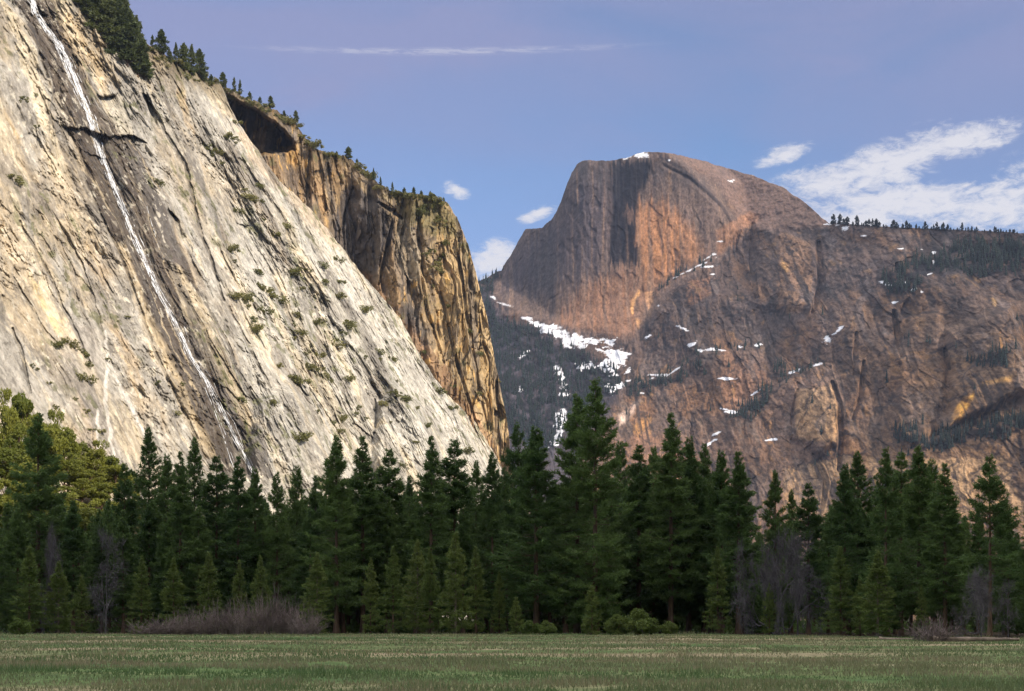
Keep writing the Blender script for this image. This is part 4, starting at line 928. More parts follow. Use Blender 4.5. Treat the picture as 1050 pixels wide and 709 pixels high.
for i in range(3):
    proto('willow%d' % i, 'willow_shrub', 5.5, (willow_parts(111 + i, 5.5, 3.4),), (M_TWIG2,), ('crown',))

def on_ground(px, Y):
    Y = Y - 70 * float(sstep(690, 1037, px)) * (1 if Y < 300 else 0.6)
    x = (px - CX) / F * Y
    return (x, Y, float(ground_z(np.array([x]), np.array([float(Y)]))[0]) - 0.08)
def stand(px, top, Y, key, label, cat='pine', group=None, wpx=None, **kw):
    """a tree on the valley floor whose top was sighted at row `top`, standing Y metres away"""
    loc = on_ground(px, Y); H = (HY - top) / F * loc[1] + CAMZ - loc[2]
    return plant(key, loc, H, label, cat, group, **kw)

GR = 'tall conifers along the meadow edge'
tall = [
 (39, 424, 268, 'pine3', 1.15, 'dark broad pine rising before the sunlit oak slope'),
 (75, 512, 258, 'pine4', 1.2, 'shorter dull green conifer under the sunlit oak slope'),
 (18, 520, 250, 'pine1', 1.1, 'dull green conifer at the very end of the shaded forest below the oaks'),
 (104, 530, 262, 'pine2', 1.2, 'bushy dull conifer rising behind the tall leafless grey tree'),
 (153, 438, 300, 'pine5', .85, 'lone-topped pine with ragged crown standing out where oak slope meets pale cliff'),
 (128, 474, 290, 'pine4', .9, 'small-topped conifer beside the ragged lone pine'),
 (172, 466, 280, 'pine1', .9, 'conifer next to the ragged lone pine on the waterfall side'),
 (185, 462, 262, 'pine2', 1.0, 'dark conifer with narrow tip well before the foot of the waterfall'),
 (199, 448, 285, 'pine5', .8, 'open ragged pine top rising highest before the waterfall foot'),
 (222, 466, 268, 'pine4', 1.15, 'dark slim conifer directly under the end of the waterfall'),
 (244, 467, 262, 'pine2', 1.0, 'pointed conifer whose tip touches the lower end of the waterfall'),
 (262, 480, 275, 'pine1', .9, 'lower conifer just past the lower end of the waterfall'),
 (284, 484, 262, 'pine3', .8, 'low dark conifer before the rounded foot of the pale slab'),
 (304, 477, 280, 'pine5', .85, 'thin ragged pine before the rounded foot of the pale slab'),
 (324, 486, 285, 'pine4', .9, 'low conifer tucked beside the tall pair below the pale slab'),
 (345, 447, 252, 'pine1', 1.0, 'tall broad conifer, first of the tall pair below the pale slab'),
 (372, 446, 262, 'pine2', 1.1, 'tall pointed conifer, second of the tall pair below the pale slab'),
 (399, 459, 268, 'pine4', 1.2, 'narrow conifer standing alone between two taller pairs below the pale slab'),
 (420, 488, 290, 'pine5', .8, 'short thin conifer between the narrow lone one and a sharp spire'),
 (442, 446, 256, 'pine2', 1.0, 'sharp spire-like conifer before the white smooth part of the slab'),
 (466, 449, 268, 'pine4', 1.25, 'tall conifer next to the sharp spire before the white rock'),
 (488, 472, 280, 'pine5', .8, 'shorter conifer between the white rock and the brown column'),
 (505, 464, 262, 'pine1', .8, 'dark conifer where the white slab ends at the brown column'),
 (517, 478, 285, 'pine4', .8, 'low conifer before the foot of the brown column'),
 (531, 433, 300, 'open', .8, 'sparse open pine showing sky through its top beside the brown column'),
 (550, 438, 240, 'pine1', 1.25, 'big dense conifer just before the giant pine on the column side'),
 (610, 388, 238, 'pine0', 1.0, 'giant pine, the tallest tree, its top against the snowy gully'),
 (592, 404, 246, 'pine3', .95, 'second top crowding the giant pine on its brown column side'),
 (636, 452, 275, 'pine5', .8, 'thin pine half hidden by the giant pine on the dome side'),
 (655, 455, 262, 'pine4', 1.2, 'slim dark conifer in the gap after the giant pine'),
 (670, 458, 270, 'pine5', .8, 'ragged thin conifer before the tall spire under the half dome'),
 (688, 422, 250, 'pine2', 1.05, 'tall narrow spire, second tallest tree, under the snow patched wall'),
 (706, 448, 256, 'pine1', 1.0, 'dense conifer shouldering the second tallest spire'),
 (722, 455, 266, 'pine3', .85, 'round shouldered conifer behind the second tallest spire'),
 (740, 462, 252, 'pine1', .95, 'conifer in the middle of the dense clump below the dark wall'),
 (757, 462, 244, 'pine2', 1.25, 'wide pyramidal conifer ending the dense clump below the dark wall'),
 (795, 482, 275, 'pine3', .85, 'conifer by itself behind the grey leafless trees'),
 (812, 502, 285, 'pine5', .7, 'thin low conifer behind the grey leafless trees'),
 (829, 494, 270, 'pine4', 1.1, 'slim pointed conifer just past the grey leafless trees'),
 (866, 476, 252, 'pine1', 1.0, 'first broad conifer of the clump under the rounded tan slab'),
 (880, 463, 262, 'pine5', 1.0, 'open topped conifer highest over the clump under the rounded tan slab'),
 (908, 459, 236, 'pine0', .85, 'largest conifer of the clump below the tan wall, wide to the ground'),
 (924, 462, 262, 'pine4', 1.0, 'narrow conifer between the largest one and a double topped one'),
 (942, 457, 248, 'pine1', 1.0, 'double topped conifer beside the largest one of its clump'),
 (956, 470, 262, 'pine5', .8, 'thin conifer close behind the double topped one'),
 (969, 474, 244, 'pine2', 1.15, 'conifer ending the clump on the side of the lone open pine'),
 (989, 528, 262, 'pine4', .8, 'short conifer in the dip before the lone open pine'),
 (1015, 466, 236, 'open', 1.0, 'lone pine with open layered crown and visible trunk'),
 (1034, 540, 250, 'pine3', .9, 'short dark conifer behind the lone open pine'),
 (1062, 500, 240, 'pine1', 1.0, 'dark conifer beyond the lone open pine, last of the row'),
 (976, 522, 250, 'pine3', 1.1, 'short bushy conifer just before the dip beside the lone open pine'), (1003, 524, 268, 'pine2', 1.2, 'low pointed conifer directly behind the lone open pine'), (1030, 520, 272, 'pine1', 1.2, 'low broad conifer on the far side of the lone open pine'),
 (1092, 470, 244, 'pine3', 1.0, 'outermost broad conifer of the row on the open pine side'), (1124, 490, 250, 'pine2', 1.0, 'outermost narrow conifer of the row on the open pine side'),
 (-44, 505, 246, 'pine3', 1.0, 'outermost broad conifer of the row on the oak side'),
 (-12, 500, 250, 'pine2', 1.0, 'dull conifer at the start of the row, before the oak slope'),
]
for px, top, Y, key, w, lab in tall:
    stand(px, top, Y, key, lab, 'pine', GR, width=w)
GY = 'young pines at the meadow edge'
for px, top, Y, key, w, lab in [
 (325, 566, 226, 'young0', 1.15, 'light green young pine just past the end of the grey willow thicket'),
 (267, 570, 240, 'young1', 1.0, 'young pine behind the tallest part of the willow thicket'),
 (245, 574, 246, 'young2', .9, 'young pine behind the middle of the willow thicket'),
 (214, 566, 244, 'young0', 1.0, 'young pine behind the willow thicket toward the bare tree'),
 (178, 572, 240, 'young1', 1.2, 'bushy young pine behind the low end of the willow thicket'),
 (403, 560, 232, 'young2', 1.1, 'young pine below the narrow lone conifer, light trunk showing'),
 (428, 553, 240, 'young0', 1.0, 'young pine standing behind two others below the sharp spire'),
 (441, 562, 234, 'young1', 1.0, 'slender young pine below the sharp spire'),
 (467, 545, 228, 'young0', 1.0, 'tallest light green young pine, pale trunk bare at the bottom'),
 (488, 560, 234, 'young2', 1.0, 'young pine with forked trunk below the end of the white slab'),
 (380, 572, 240, 'young1', .9, 'young pine under the tall pair below the pale slab'),
 (512, 585, 238, 'young1', .9, 'small young pine below the foot of the brown column'),
 (900, 564, 226, 'young0', 1.25, 'yellowish young pine in front of the largest conifer of its clump'),
 (862, 560, 230, 'young2', 1.15, 'dark young pine at the front of the clump under the tan slab'),
 (882, 590, 232, 'young1', 1.0, 'young pine between two larger ones under the tan slab'),
 (789, 598, 226, 'young1', 1.1, 'small yellowish young pine before the grey leafless trees'),
 (945, 600, 236, 'young2', 1.0, 'young pine behind the round bare shrub'),
 (30, 560, 236, 'young2', 1.3, 'dull young conifer at the start of the meadow edge'),
 (60, 575, 238, 'young0', 1.2, 'dull bushy conifer on the meadow edge before the leafless grey tree'),
 (84, 590, 246, 'young1', 1.2, 'small dull conifer just behind the leafless grey tree'),
 (145, 570, 244, 'young2', 1.1, 'young conifer beside the leafless grey tree'),
 (736, 560, 232, 'young2', 1.0, 'young pine at the front of the dense clump below the dark wall')]:
    stand(px, top, Y, key, lab, 'young pine', GY, width=w)
stand(607, 600, 224, 'sapling', 'small pale sapling in front of the giant pine', 'sapling', width=1.2)
stand(529, 612, 226, 'sapling', 'yellowish sapling below the sparse open pine', 'sapling', width=1.2)

# fill of the forest behind the first row
frs = np.random.RandomState(5); placed = [((px - CX) / F * Y, Y) for px, top, Y, *_ in tall]
pxs = np.array([t[0] for t in tall]); 
env = pts_fn([(-40, 520), (20, 505), (60, 500), (120, 505), (160, 505), (200, 498), (250, 500), (300, 505), (350, 485), (400, 500), (450, 490), (500, 500), (540, 490), (600, 470), (640, 490), (700, 480), (750, 490), (780, 520), (830, 525), (870, 500), (920, 490), (960, 500), (990, 545), (1040, 540), (1100, 530)])
n_fill = 0
for Y in np.arange(262, 362, 13.0):
    for px in np.arange(-20, 1075, 8.4 * F / Y):
        p = px + frs.uniform(-16, 16); y = Y + frs.uniform(-4, 4)
        if 772 < p < 850 and y < 285: continue
        x = (p - CX) / F * y
        if any((x - a) ** 2 + (y - b) ** 2 < 9 for a, b in placed): continue
        placed.append((x, y)); loc = on_ground(p, y)
        top = env(p) + abs(frs.normal(0, 18)) + 6
        H = min((HY - top) / F * loc[1] + CAMZ - loc[2], 36)
        if H < 9: continue
        key = ['pine1', 'pine2', 'pine4', 'pine5', 'pine3'][frs.randint(5)]
        plant(key, loc, H, 'dark conifer packed in the shaded forest behind the first row of trees', 'pine', 'conifers filling the forest', width=1.15)
        n_fill += 1

# oaks on the sunlit slope below the pale cliff
for i, (px, top, Y, w, key) in enumerate([(8, 408, 425, 1.0, 0), (22, 405, 440, 1.1, 1), (36, 418, 430, 1.0, 2), (52, 420, 445, 1.0, 0), (66, 432, 430, 1.1, 1), (82, 440, 440, 1.0, 2), (48, 440, 412, 1.1, 1), (20, 432, 410, 1.1, 2), (98, 452, 432, 1.0, 0), (112, 462, 440, 1.0, 1), (70, 458, 410, 1.1, 0),
                                          (92, 470, 408, 1.1, 2), (118, 480, 415, 1.0, 1), (10, 452, 396, 1.2, 0), (44, 462, 392, 1.2, 1), (84, 486, 390, 1.1, 0), (62, 488, 380, 1.1, 2), (28, 480, 378, 1.1, 1), (-14, 420, 430, 1.2, 2), (136, 484, 430, .8, 2), (104, 496, 395, 1.0, 1), (-30, 440, 410, 1.2, 0),
                                          (-10, 500, 352, 1.2, 1), (6, 492, 360, 1.2, 2), (22, 500, 350, 1.2, 0), (38, 494, 362, 1.2, 1), (54, 504, 352, 1.2, 2), (72, 500, 364, 1.2, 0), (88, 510, 356, 1.2, 1), (104, 512, 368, 1.2, 2), (120, 516, 378, 1.2, 0), (140, 510, 392, 1.2, 1), (158, 516, 398, 1.1, 2), (14, 516, 338, 1.2, 0), (46, 520, 338, 1.2, 2), (80, 524, 342, 1.2, 1)]):
    loc = on_ground(px, Y); H = max((HY - top - (i * 37 % 17) + 5) / F * Y + CAMZ - loc[2], 7)
    lab = 'yellow-green oak lit by the sun on the slope below the pale cliff' if Y > 398 else 'olive oak on the lower slope just above the shaded conifers'
    plant('oak%d' % key, loc, H, lab, 'oak', 'oaks on the sunlit slope' if Y > 398 else 'oaks on the lower slope', width=w * 15 / max(H, 9))

# bare trees and shrubs of the meadow edge
stand(108, 535, 228, 'bare0', 'tall leafless grey tree at the meadow edge', 'tree', width=.72)
stand(56, 528, 252, 'bare1', 'round leafless grey tree among dull conifers below the oak slope', 'tree', width=.42)
GB = 'leafless grey trees by the dense clump'
stand(792, 532, 232, 'bare1', 'broad leafless grey tree nearest the dense clump', 'tree', GB, width=.85)
stand(818, 538, 236, 'bare0', 'tall leafless grey tree past its broad neighbour', 'tree', GB, width=.85)
stand(806, 568, 228, 'bare1', 'low leafless grey tree in front of two taller ones', 'tree', GB, width=.8)
stand(1006, 574, 226, 'bare1', 'wide leafless bush-like tree under the lone open pine', 'tree', width=1.1)
stand(1034, 590, 228, 'bare0', 'leafless tree beyond the wide bush-like one', 'tree', width=.9)
stand(954, 633, 196, 'willow1', 'round pale bare shrub alone on the meadow edge', 'shrub', width=2.1)
for i, (px, top, lab) in enumerate([(146, 638, 'lowest bare willow at the thin end of the thicket'), (165, 633, 'low bare willow near the thin end of the thicket'), (184, 629, 'bare willow third from the thin end of the thicket'), (203, 624, 'knee of the thicket, bare willow where it starts to rise'),
                                    (224, 620, 'bare willow in the middle of the thicket'), (243, 617, 'bare reddish willow just past the middle of the thicket'), (263, 613, 'tall bare willow before the highest one of the thicket'), (280, 607, 'highest bare willow of the thicket'), (299, 616, 'bare willow beside the highest one of the thicket'), (316, 622, 'last bare willow of the thicket before the light young pine')]):
    stand(px, top, 222 + (i * 37) % 9, 'willow%d' % (i % 3), lab, 'shrub', 'bare willows of the thicket', width=1.1 * 5.5 / ((HY - top) / F * 222 + 1.7) * 0.95)
for i, (px, top, lab) in enumerate([(636, 630, 'yellow-green bush, first of a pair near the giant pine'), (655, 627, 'taller yellow-green bush of the pair near the giant pine'), (684, 637, 'small yellow-green bush below the second tallest spire'), (562, 638, 'low green bush below the big dense conifer'), (545, 636, 'low green bush beside the yellowish sapling'), (668, 640, 'lowest green bush next to the pair near the giant pine'), (20, 634, 'green bush at the start of the meadow edge'), (140, 643, 'tiny green bush between leafless tree and thicket')]):
    stand(px, top, 221 + i % 3, 'bush%d' % (i % 2), lab, 'bush', 'low green bushes at the meadow edge', width=.85)

def undergrowth():
    """the low brush of the forest floor between and behind the trunks"""
    rs = np.random.RandomState(23); n = 1500
    y = rs.uniform(262, 440, n); x = rs.uniform(-.40, .42, n) * y; keep = ~((x < -40) & (y > 300)); x, y = x[keep], y[keep]; n = len(x)
    k = 60; q = np.repeat(np.arange(n), k); h = rs.uniform(.8, 3.4, n) * sstep(255, 300, y) + .5
    o = rs.normal(size=(len(q), 3)); o /= np.linalg.norm(o, axis=1, keepdims=True); o[:, 2] = np.abs(o[:, 2])
    pos = np.c_[x, y, ground_z(x, y)][q] + o * (h[q] * rs.uniform(.3, 1, len(q)))[:, None] * np.array([1.5, 1.5, 1])
    V, Fc = tri_cloud(pos, o, 0.7, 0.45, rs)
    tag(link(bpy.data.objects.new('undergrowth', raw_mesh('undergrowth', V, Fc, M_PINE))), kind='stuff')
undergrowth()

# fallen trunks
def fallen_log(px, Y, L, r, rot, label, seed):
    rs = np.random.RandomState(seed); v, f, C = trunk_tube(L, r, rs, 0.02, 9, 14, 0.45)
    ns = 7; hz = rs.uniform(.2 * L, L, ns); a = rs.uniform(0, 6.28, ns); A = np.c_[0 * a, 0 * a, hz]; B = A + np.c_[np.cos(a), np.sin(a), .5 + 0 * a] * rs.uniform(.4, 1.5, (ns, 1))
    V, Fc = v, f
    me = raw_mesh('fallen_log', np.c_[V[:, 2] - L / 2, V[:, 1], V[:, 0] + r * .8], Fc, M_BIRCHY, True)
    o = link(bpy.data.objects.new('fallen_log', me)); loc = on_ground(px, Y); o.location = loc; o.rotation_euler = (0, 0, rot)
    tag(o, label, 'log')
fallen_log(1000, 204, 9, .32, .15, 'pale fallen trunk lying on the grass past the round bare shrub', 3)
fallen_log(927, 200, 5, .18, -.3, 'thin weathered branch lying in front of the round bare shrub', 4)

# ------------------------------------------------------------------ plants of the rims and the cliffs
def rim_tree(gridname, px, base, hpx, key, label, group, cat='pine', width=1.0):
    p = surf(gridname, px, base); H = hpx / F * p[1]
    o = plant(key, tuple(p - np.array([0, 0, 0.04 * H])), H * 1.04, label, cat, group, width=width)
S, Bn, Dm = 'pale_granite_cliff', 'brown_granite_cliff', 'granite_dome_mountain'
GT = 'pines above the rim of the pale cliff'
for i, (px, base, h) in enumerate([(68, -8, 34), (78, 6, 40), (88, 16, 42), (98, 26, 48), (106, 38, 52), (114, 48, 58), (122, 58, 60), (130, 66, 58), (120, 40, 44), (110, 24, 40), (138, 74, 44), (141, 78, 48), (133, 50, 40), (96, 10, 36), (146, 80, 34), (104, 8, 34), (126, 30, 34), (140, 44, 28)]):
    rim_tree(S, px, base, h, 'rim%d' % (i % 3), 'dark pine of the tall grove above the pale cliff, beside the waterfall head', 'grove above the waterfall side', width=1.3)
for px, base, h, k, w, lab in [(165, 54, 26, 1, 1.3, 'round topped pine on the rim just past the tall grove'), (156, 52, 18, 0, 1.0, 'thin pine between the tall grove and the round topped one'), (180, 66, 24, 0, 1.0, 'pointed pine at the start of the rim clump'), (188, 72, 30, 1, 1.1, 'tallest pine of the rim clump'), (196, 76, 32, 0, 1.1, 'dark pine in the middle of the rim clump'), (204, 78, 30, 1, 1.1, 'broad pine closing the rim clump'), (208, 82, 18, 2, 1.0, 'short pine at the foot of the rim clump'),
                               (228, 88, 17, 1, 1.2, 'first small pine past the rim clump'), (240, 91, 15, 0, 1.0, 'second small pine past the rim clump'), (246, 94, 16, 0, .9, 'third small pine past the rim clump'), (173, 62, 14, 2, 1.2, 'low pine beside the round topped one'), (216, 84, 10, 2, 1.4, 'low pine in the gap after the rim clump')]:
    rim_tree(S if px < 226 else Bn, px, base + 2, h, 'rim%d' % k, lab, GT, width=w)
for px, base, h, k, w, lab in [(277, 110, 13, 1, 1.2, 'tiny pine standing over the arch roof'), (256, 101, 8, 2, 1.5, 'low tree at the start of the arch brow'), (266, 105, 7, 2, 1.5, 'low tree in the middle of the arch brow'), (303, 124, 13, 1, 1.1, 'tiny pine by itself past the arch roof'), (291, 118, 6, 2, 1.6, 'low tree just before the end of the arch roof'), (357, 162, 13, 1, 1.6, 'broad bushy pine in the notch of the brown cliff rim'), (345, 160, 6, 2, 1.8, 'low tree beside the broad bushy pine of the notch'), (366, 168, 7, 2, 1.4, 'small tree below the broad bushy pine of the notch'),
                               (383, 184, 13, 0, .9, 'thin pine on the slope between notch and column top'), (390, 189, 9, 0, 1.0, 'tiny pine below the thin one on the rim'), (402, 198, 12, 0, 1.0, 'pine at the edge of the column top'), (414, 199, 8, 2, 1.5, 'low tree, first on the column top'), (424, 200, 9, 1, 1.2, 'rounded tree on the column top'), (432, 201, 7, 2, 1.5, 'low tree past the rounded one on the column top'), (441, 202, 7, 2, 1.4, 'low tree near the outer end of the column top'), (455, 207, 6, 2, 1.2, 'last tiny tree on the outer end of the column top')]:
    rim_tree(Bn, px, base + 1, h, 'rim%d' % k, lab, 'small trees along the brown cliff rim', width=w)

shrub_px = {
 'low green shrub growing on the pale slab left of the waterfall': Z(1, [(60, 305), (110, 380), (105, 285), (45, 550), (75, 300)]) + Z(2, [(155, 365), (190, 360), (205, 372), (225, 380), (100, 430), (135, 470), (240, 395), (240, 465), (210, 515), (155, 540), (240, 550), (255, 600), (300, 405), (355, 285), (330, 295), (232, 385), (88, 425), (248, 420), (165, 565), (280, 610)]),
 'scrubby shrub in the cracks between waterfall and the long dark crack': Z(2, [(435, 470), (510, 475), (670, 515), (490, 555)]) + Z(1, [(480, 555)]),
 'green shrub of the scrub belt running down the middle of the pale slab': Z(2, [(720, 160), (725, 200), (760, 230), (735, 270), (645, 100), (655, 130), (650, 230), (705, 300), (710, 320), (760, 530)]) + Z(4, [(190, 60), (200, 105), (235, 135), (205, 175), (115, 130), (160, 165), (300, 215), (310, 240), (175, 200), (150, 140), (230, 180), (215, 120), (255, 145), (305, 190), (255, 340), (290, 375), (330, 400), (345, 350), (375, 310), (385, 350), (405, 385), (365, 350), (320, 395), (230, 455), (140, 445), (335, 300), (310, 385), (395, 370), (300, 260), (175, 230)]),
 'small shrub scattered on the smoother slab toward the brown column': Z(4, [(290, 60), (340, 50), (440, 130), (390, 90), (455, 220), (595, 320), (370, 210), (430, 260), (515, 315), (555, 300), (460, 380), (430, 20), (385, 40), (440, 90), (505, 170), (425, 280), (450, 240), (560, 320), (610, 385), (455, 205), (320, 105)]),
 'shrub growing around the rounded foot of the pale slab': Z(4, [(495, 470), (515, 500), (670, 465), (700, 520), (720, 395), (780, 470), (640, 650), (590, 510), (665, 570), (370, 480), (415, 510), (610, 430), (440, 540), (485, 490), (440, 500), (310, 560), (625, 640), (590, 425), (740, 420), (825, 600), (570, 455), (630, 440)]),
 'shrub on the broken rock under the rim of the pale cliff': Z(1, [(640, 470), (670, 495), (690, 420), (765, 605), (740, 580), (780, 560), (625, 450), (710, 430), (655, 460), (720, 640), (795, 610)]) + Z(3, [(180, 430), (75, 315), (50, 290), (90, 235), (275, 510), (240, 540), (190, 385), (200, 430), (160, 420), (205, 485), (125, 195)])}
srs = np.random.RandomState(9)
for lab, pts in shrub_px.items():
    for px, py in pts:
        p = surf(S, px, py + 2); H = srs.uniform(4.0, 9.0) * srs.uniform(.6, 1.1) / F * p[1]
        plant('shrub%d' % srs.randint(3), tuple(p + nA * 0.3 - np.array([0, 0, .5])), H, lab, 'shrub', lab.replace('shrub', 'shrubs', 1), width=srs.uniform(.9, 1.5))
lab = 'dark shrub clinging to a ledge of the brown column'
for px, py in Z(3, [(715, 590), (740, 610), (730, 640), (755, 600), (700, 600), (760, 560), (690, 470), (705, 455), (735, 480), (650, 430), (670, 440), (640, 420), (720, 440), (745, 500), (720, 690)]) + Z(4, [(735, 30), (750, 55), (860, 300), (770, 160), (860, 425), (690, 345), (690, 305), (780, 400), (830, 240), (915, 390)]):
    p = surf(Bn, px, py + 2); H = srs.uniform(3.5, 7.5) / F * p[1]
    plant('shrub%d' % srs.randint(3), tuple(p + np.array([0, -.5, -.5])), H, lab, 'shrub', 'shrubs on the brown column', width=srs.uniform(.9, 1.4))

for x in list(range(232, 300, 5)) + list(range(304, 352, 7)) + list(range(368, 404, 5)) + list(range(408, 458, 4)):
    x = x + srs.uniform(-2, 2); p = surf(Bn, x, float(skyB_pts(x)) + srs.uniform(1, 7)); H = srs.uniform(3, 6.5) / F * p[1]
    plant('shrub%d' % srs.randint(3), tuple(p + np.array([0, -.5, -.8])), H, 'low scrub bush on the brow of the brown cliff', 'shrub', 'scrub along the brow of the brown cliff', width=srs.uniform(1.0, 1.7))
for x in list(range(146, 226, 5)):
    x = x + srs.uniform(-2, 2); p = surf(S, x, float(topA_pts(x)) + srs.uniform(1, 14)); H = srs.uniform(3, 7) / F * p[1]
    plant('shrub%d' % srs.randint(3), tuple(p + np.array([0, 0, -.8])), H, 'low scrub bush on the brow of the pale cliff among the rim pines', 'shrub', 'scrub along the brow of the pale cliff', width=srs.uniform(1.0, 1.7))

# trees of the far ridge, each on its own
rrs = np.random.RandomState(12)
for px in np.concatenate([np.arange(862, 1045, 2.7), [855, 1052, 1060, 1068]]):
    x = px + rrs.uniform(-1.4, 1.4); h = rrs.choice([3, 4, 4, 5, 6, 7, 9]) * (0.8 if px > 1000 else 1.0) * (1.25 if px < 905 else 1.0)
    rim_tree(Dm, x, skyM_pts(x) + 1.5, h, 'ridge%d' % rrs.randint(3), 'tiny dark pine in the row along the far ridge beside the dome', 'pines along the far ridge', width=rrs.uniform(.9, 1.5))

def far_forest():
    """the conifer woods of the far gully and ledges, one mass"""
    cols, PX, PY, P = GRIDS[Dm]
    fm = forest_mask(PX, PY, P)
    rs = np.random.RandomState(15)
    A_ = [(0.55, fm.ravel())]
    lg = np.zeros(PX.shape)
    for pts in LEDGES: lg = np.maximum(lg, stroke(PX, PY - 1, pts, 5, 2))
    w = fm.ravel() * (fbm(P[..., 0] / 40, P[..., 2] / 40, 373, 3).ravel() > -0.35) + 0.28 * lg.ravel() + 0.02 * (fbm(P[..., 0] / 90, P[..., 2] / 90, 377, 3).ravel() > .35) * (PX.ravel() > 640) * (PY.ravel() > 290)
    w *= (PY.ravel() < 540) * (PX.ravel() > 484) * (PX.ravel() < 1060)
    idx = rs.choice(len(w), 2600, p=w / w.sum(), replace=False)
    B = P.reshape(-1, 3)[idx]; n = len(B)
    H = rs.uniform(11, 26, n); parts = []
    for lay in range(4):
        z0 = H * (0.05 + 0.24 * lay); R = H * 0.17 * (1 - 0.22 * lay) * rs.uniform(.8, 1.3, n)
        k = 6; an = np.arange(k) * 2 * np.pi / k
        base = B[:, None] + np.stack([np.cos(an), np.sin(an), 0 * an], -1)[None] * (R[:, None] * rs.uniform(.6, 1.3, (n, k)))[..., None] + np.array([0, 0, 1.0]) * (z0 - 2)[:, None, None]
        tip = (B + np.array([0, 0, 1.0]) * (z0 + H * .36)[:, None])[:, None]
        V = np.concatenate([base, tip], 1).reshape(-1, 3); i = np.arange(k)
        f = np.stack([i, (i + 1) % k, np.full(k, k)], 1); parts.append((V, (f[None] + (np.arange(n) * (k + 1))[:, None, None]).reshape(-1, 3)))
    V, Fc = merge(*parts)
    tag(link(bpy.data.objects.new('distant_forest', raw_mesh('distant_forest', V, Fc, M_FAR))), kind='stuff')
far_forest()

# ------------------------------------------------------------------ the waterfall
def waterfall():
    m, nt, b = new_mat('falling_water'); b.inputs['Base Color'].default_value = (0.86, 0.88, 0.90, 1); b.inputs['Roughness'].default_value = 0.35
    g = nd(nt, 'ShaderNodeNewGeometry'); mp = nd(nt, 'ShaderNodeMapping'); mp.inputs['Scale'].default_value = (0.5, 0.5, 0.06); nz = nd(nt, 'ShaderNodeTexNoise'); nz.inputs['Scale'].default_value = 1.0; nz.inputs['Detail'].default_value = 4
    nt.links.new(g.outputs['Position'], mp.inputs[0]); nt.links.new(mp.outputs[0], nz.inputs['Vector'])
    mr = nd(nt, 'ShaderNodeMapRange'); mr.inputs['From Min'].default_value = .36; mr.inputs['From Max'].default_value = .66; mr.inputs['To Min'].default_value = .2; mr.inputs['To Max'].default_value = .8
    nt.links.new(nz.outputs['Fac'], mr.inputs['Value']); nt.links.new(mr.outputs[0], b.inputs['Alpha'])
    V = []; Fc = []; rs = np.random.RandomState(3); o = 0
    pa = np.array(FALL, float)
    branch = np.array([(196, 367), (206, 388), (216, 412), (226, 440), (236, 470), (244, 500)], float)
    up = np.array([(28, 0), (42, 26), (55, 44), (63, 62), (74, 88), (86, 112)], float)
    def strand(pts, off, w0, w1, a0, a1, thr, seed):
        nonlocal o
        L = np.r_[0, np.cumsum(np.hypot(*np.diff(pts, axis=0).T))]; n = int(L[-1] / 1.1)
        t = np.linspace(0, L[-1], n); x = np.interp(t, L, pts[:, 0]) + off * np.clip(t / L[-1] * 8, 0, 1) * (0.75 + 0.6 * fbm(t / 60, t * 0 + 1.7, seed + 3, 2)) + 0.9 * fbm(t / 16, t * 0 + seed, seed, 3); y = np.interp(t, L, pts[:, 1])
        wv = np.interp(t, [0, L[-1]], [w0, w1]) * np.clip(0.75 + 0.8 * fbm(t / 9, t * 0 + 3.3, seed + 5, 3), .15, 2)
        keep = fbm(t / 12, t * 0 + 7.7, seed + 9, 3) > thr
        P0 = np.array([surf(S, a, b_) for a, b_ in zip(x, y)])
        for i in range(3): P0[1:-1] = (P0[:-2] + 2 * P0[1:-1] + P0[2:]) / 4
        rr = (P0 - CAM); Yd = rr[:, 1:2]; P0 = CAM + rr * (1 - 1.2 / Yd)
        wm = wv[:, None] / F * Yd * 0.5
        V.extend([P0 - wm * eA * np.array([[1, 1, 1]]), P0 + nA * 0.25 * wm, P0 + wm * eA])
        for i in range(n - 1):
            if keep[i]:
                for c in (0, 1): Fc.append((o + c * n + i, o + (c + 1) * n + i, o + (c + 1) * n + i + 1, o + c * n + i + 1))
        o += 3 * n
    
    for i in range(13):
        k = (i - 6) / 6.0
        strand(pa if abs(k) < .6 else pa[:rs.randint(7, 14)], 4.6 * k + rs.uniform(-.4, .4), rs.uniform(1.4, 2.4), rs.uniform(.9, 1.5), 0, 1, -0.6 + 0.6 * abs(k), 40 + i)
    strand(pa, 5.5, 1.6, .8, 0, 1, -0.05, 21); strand(pa, -5, 1.2, .8, 0, 1, 0.0, 22); strand(pa[:8], 3.5, 2.6, 1.5, 0, 1, -.2, 23); strand(pa[:6], 1.0, 2.4, 1.6, 0, 1, -.4, 8)
    strand(branch, 0, 1.5, 1.2, 0, 1, -0.3, 5); strand(up, 0, 1.2, 1.2, 0, 1, -0.1, 6); strand(branch, 3, .9, .9, 0, 1, -0.1, 11)
    strand(np.array([(150, 212), (160, 245), (168, 270)], float), 0, .9, .7, 0, 1, -.2, 12)
    me = raw_mesh('waterfall', np.concatenate(V), np.array(Fc), m, True)
    tag(link(bpy.data.objects.new('waterfall', me)), 'thin white waterfall streaking down the wet dark gully of the pale cliff', 'waterfall')
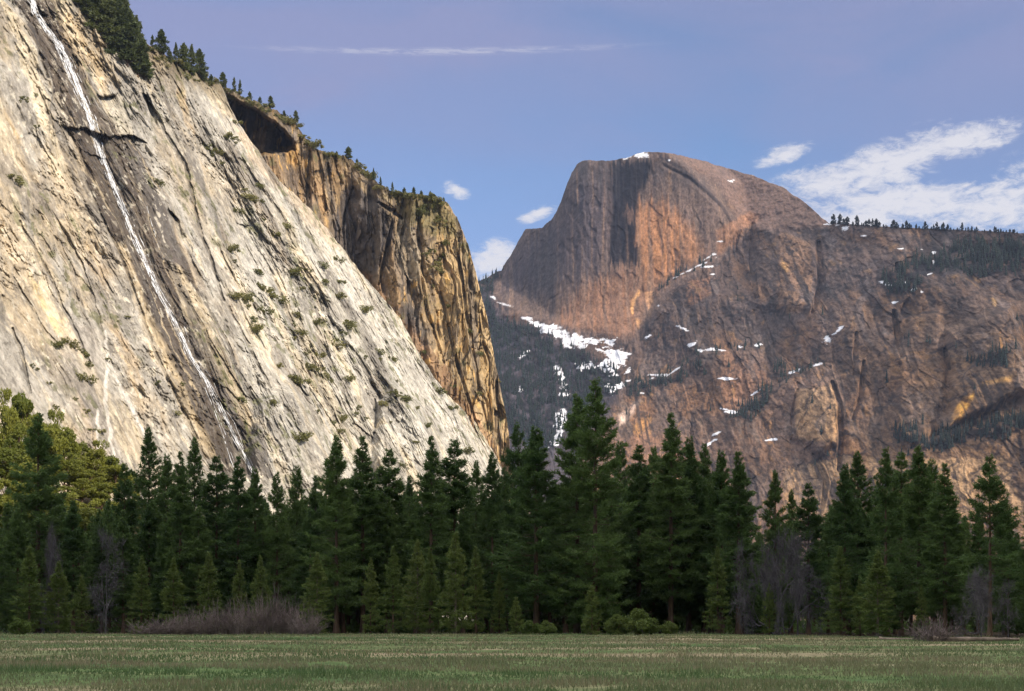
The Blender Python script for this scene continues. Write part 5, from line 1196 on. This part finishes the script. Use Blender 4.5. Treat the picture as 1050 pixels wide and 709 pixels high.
waterfall()

# ------------------------------------------------------------------ meadow grass
def grass():
    m = leaf_mat('meadow_grass', (0.092, 0.150, 0.055), (0.26, 0.22, 0.135), 0.3)
    nt = m.node_tree; nz = next(n for n in nt.nodes if n.type == 'TEX_NOISE'); g = next(n for n in nt.nodes if n.type == 'NEW_GEOMETRY')
    mp = nd(nt, 'ShaderNodeMapping'); mp.inputs['Scale'].default_value = (0.03, 0.12, 0.0); nt.links.new(g.outputs['Position'], mp.inputs[0]); nt.links.new(mp.outputs[0], nz.inputs['Vector'])
    nz.inputs['Scale'].default_value = 1.0; nz.inputs['Detail'].default_value = 6
    for n in nt.nodes:
        if n.type == 'MATH' and abs(n.inputs[1].default_value - 1.2) < 1e-6: n.inputs[1].default_value = 4.0; n.inputs[2].default_value = -1.55
        elif n.type == 'MATH': n.inputs[1].default_value = 0.0
    rs = np.random.RandomState(4); n = 170000
    y = 27 * (240 / 27) ** (rs.rand(n) ** 0.9); x = rs.uniform(-0.50, 0.50, n) * y
    edge = y + 70 * sstep(22, 60, x) + 5 * fbm(x / 9, y / 30, 707, 3)
    keep = (fbm(x / 3, y / 5, 701, 3) > -0.5) & (edge < 239) & (rs.rand(n) > 0.35 * sstep(66, 84, y) * (1 - sstep(112, 130, y))); x, y = x[keep], y[keep]; n = len(x)
    z = ground_z(x, y) - 0.02
    dv = rs.normal(0, .35, (n, 3)); dv[:, 2] = 1; dv /= np.linalg.norm(dv, axis=1, keepdims=True)
    tall_ = 1 + 0.8 * np.clip(fbm(x / 4, y / 8, 703, 3), -.5, 1); tall_ += 2.6 * sstep(212, 234, edge[keep]) * np.clip(fbm(x / 5, y / 20, 705, 3) + .25, 0, 1)
    V, Fc = tri_cloud(np.c_[x, y, z], dv, rs.uniform(.10, .26, n) * tall_, 0.012 + 0.0007 * y, rs)
    tag(link(bpy.data.objects.new('meadow_grass', raw_mesh('meadow_grass', V, Fc, m))), kind='stuff')
grass()
print('things', len(bpy.data.objects), 'fill', n_fill)
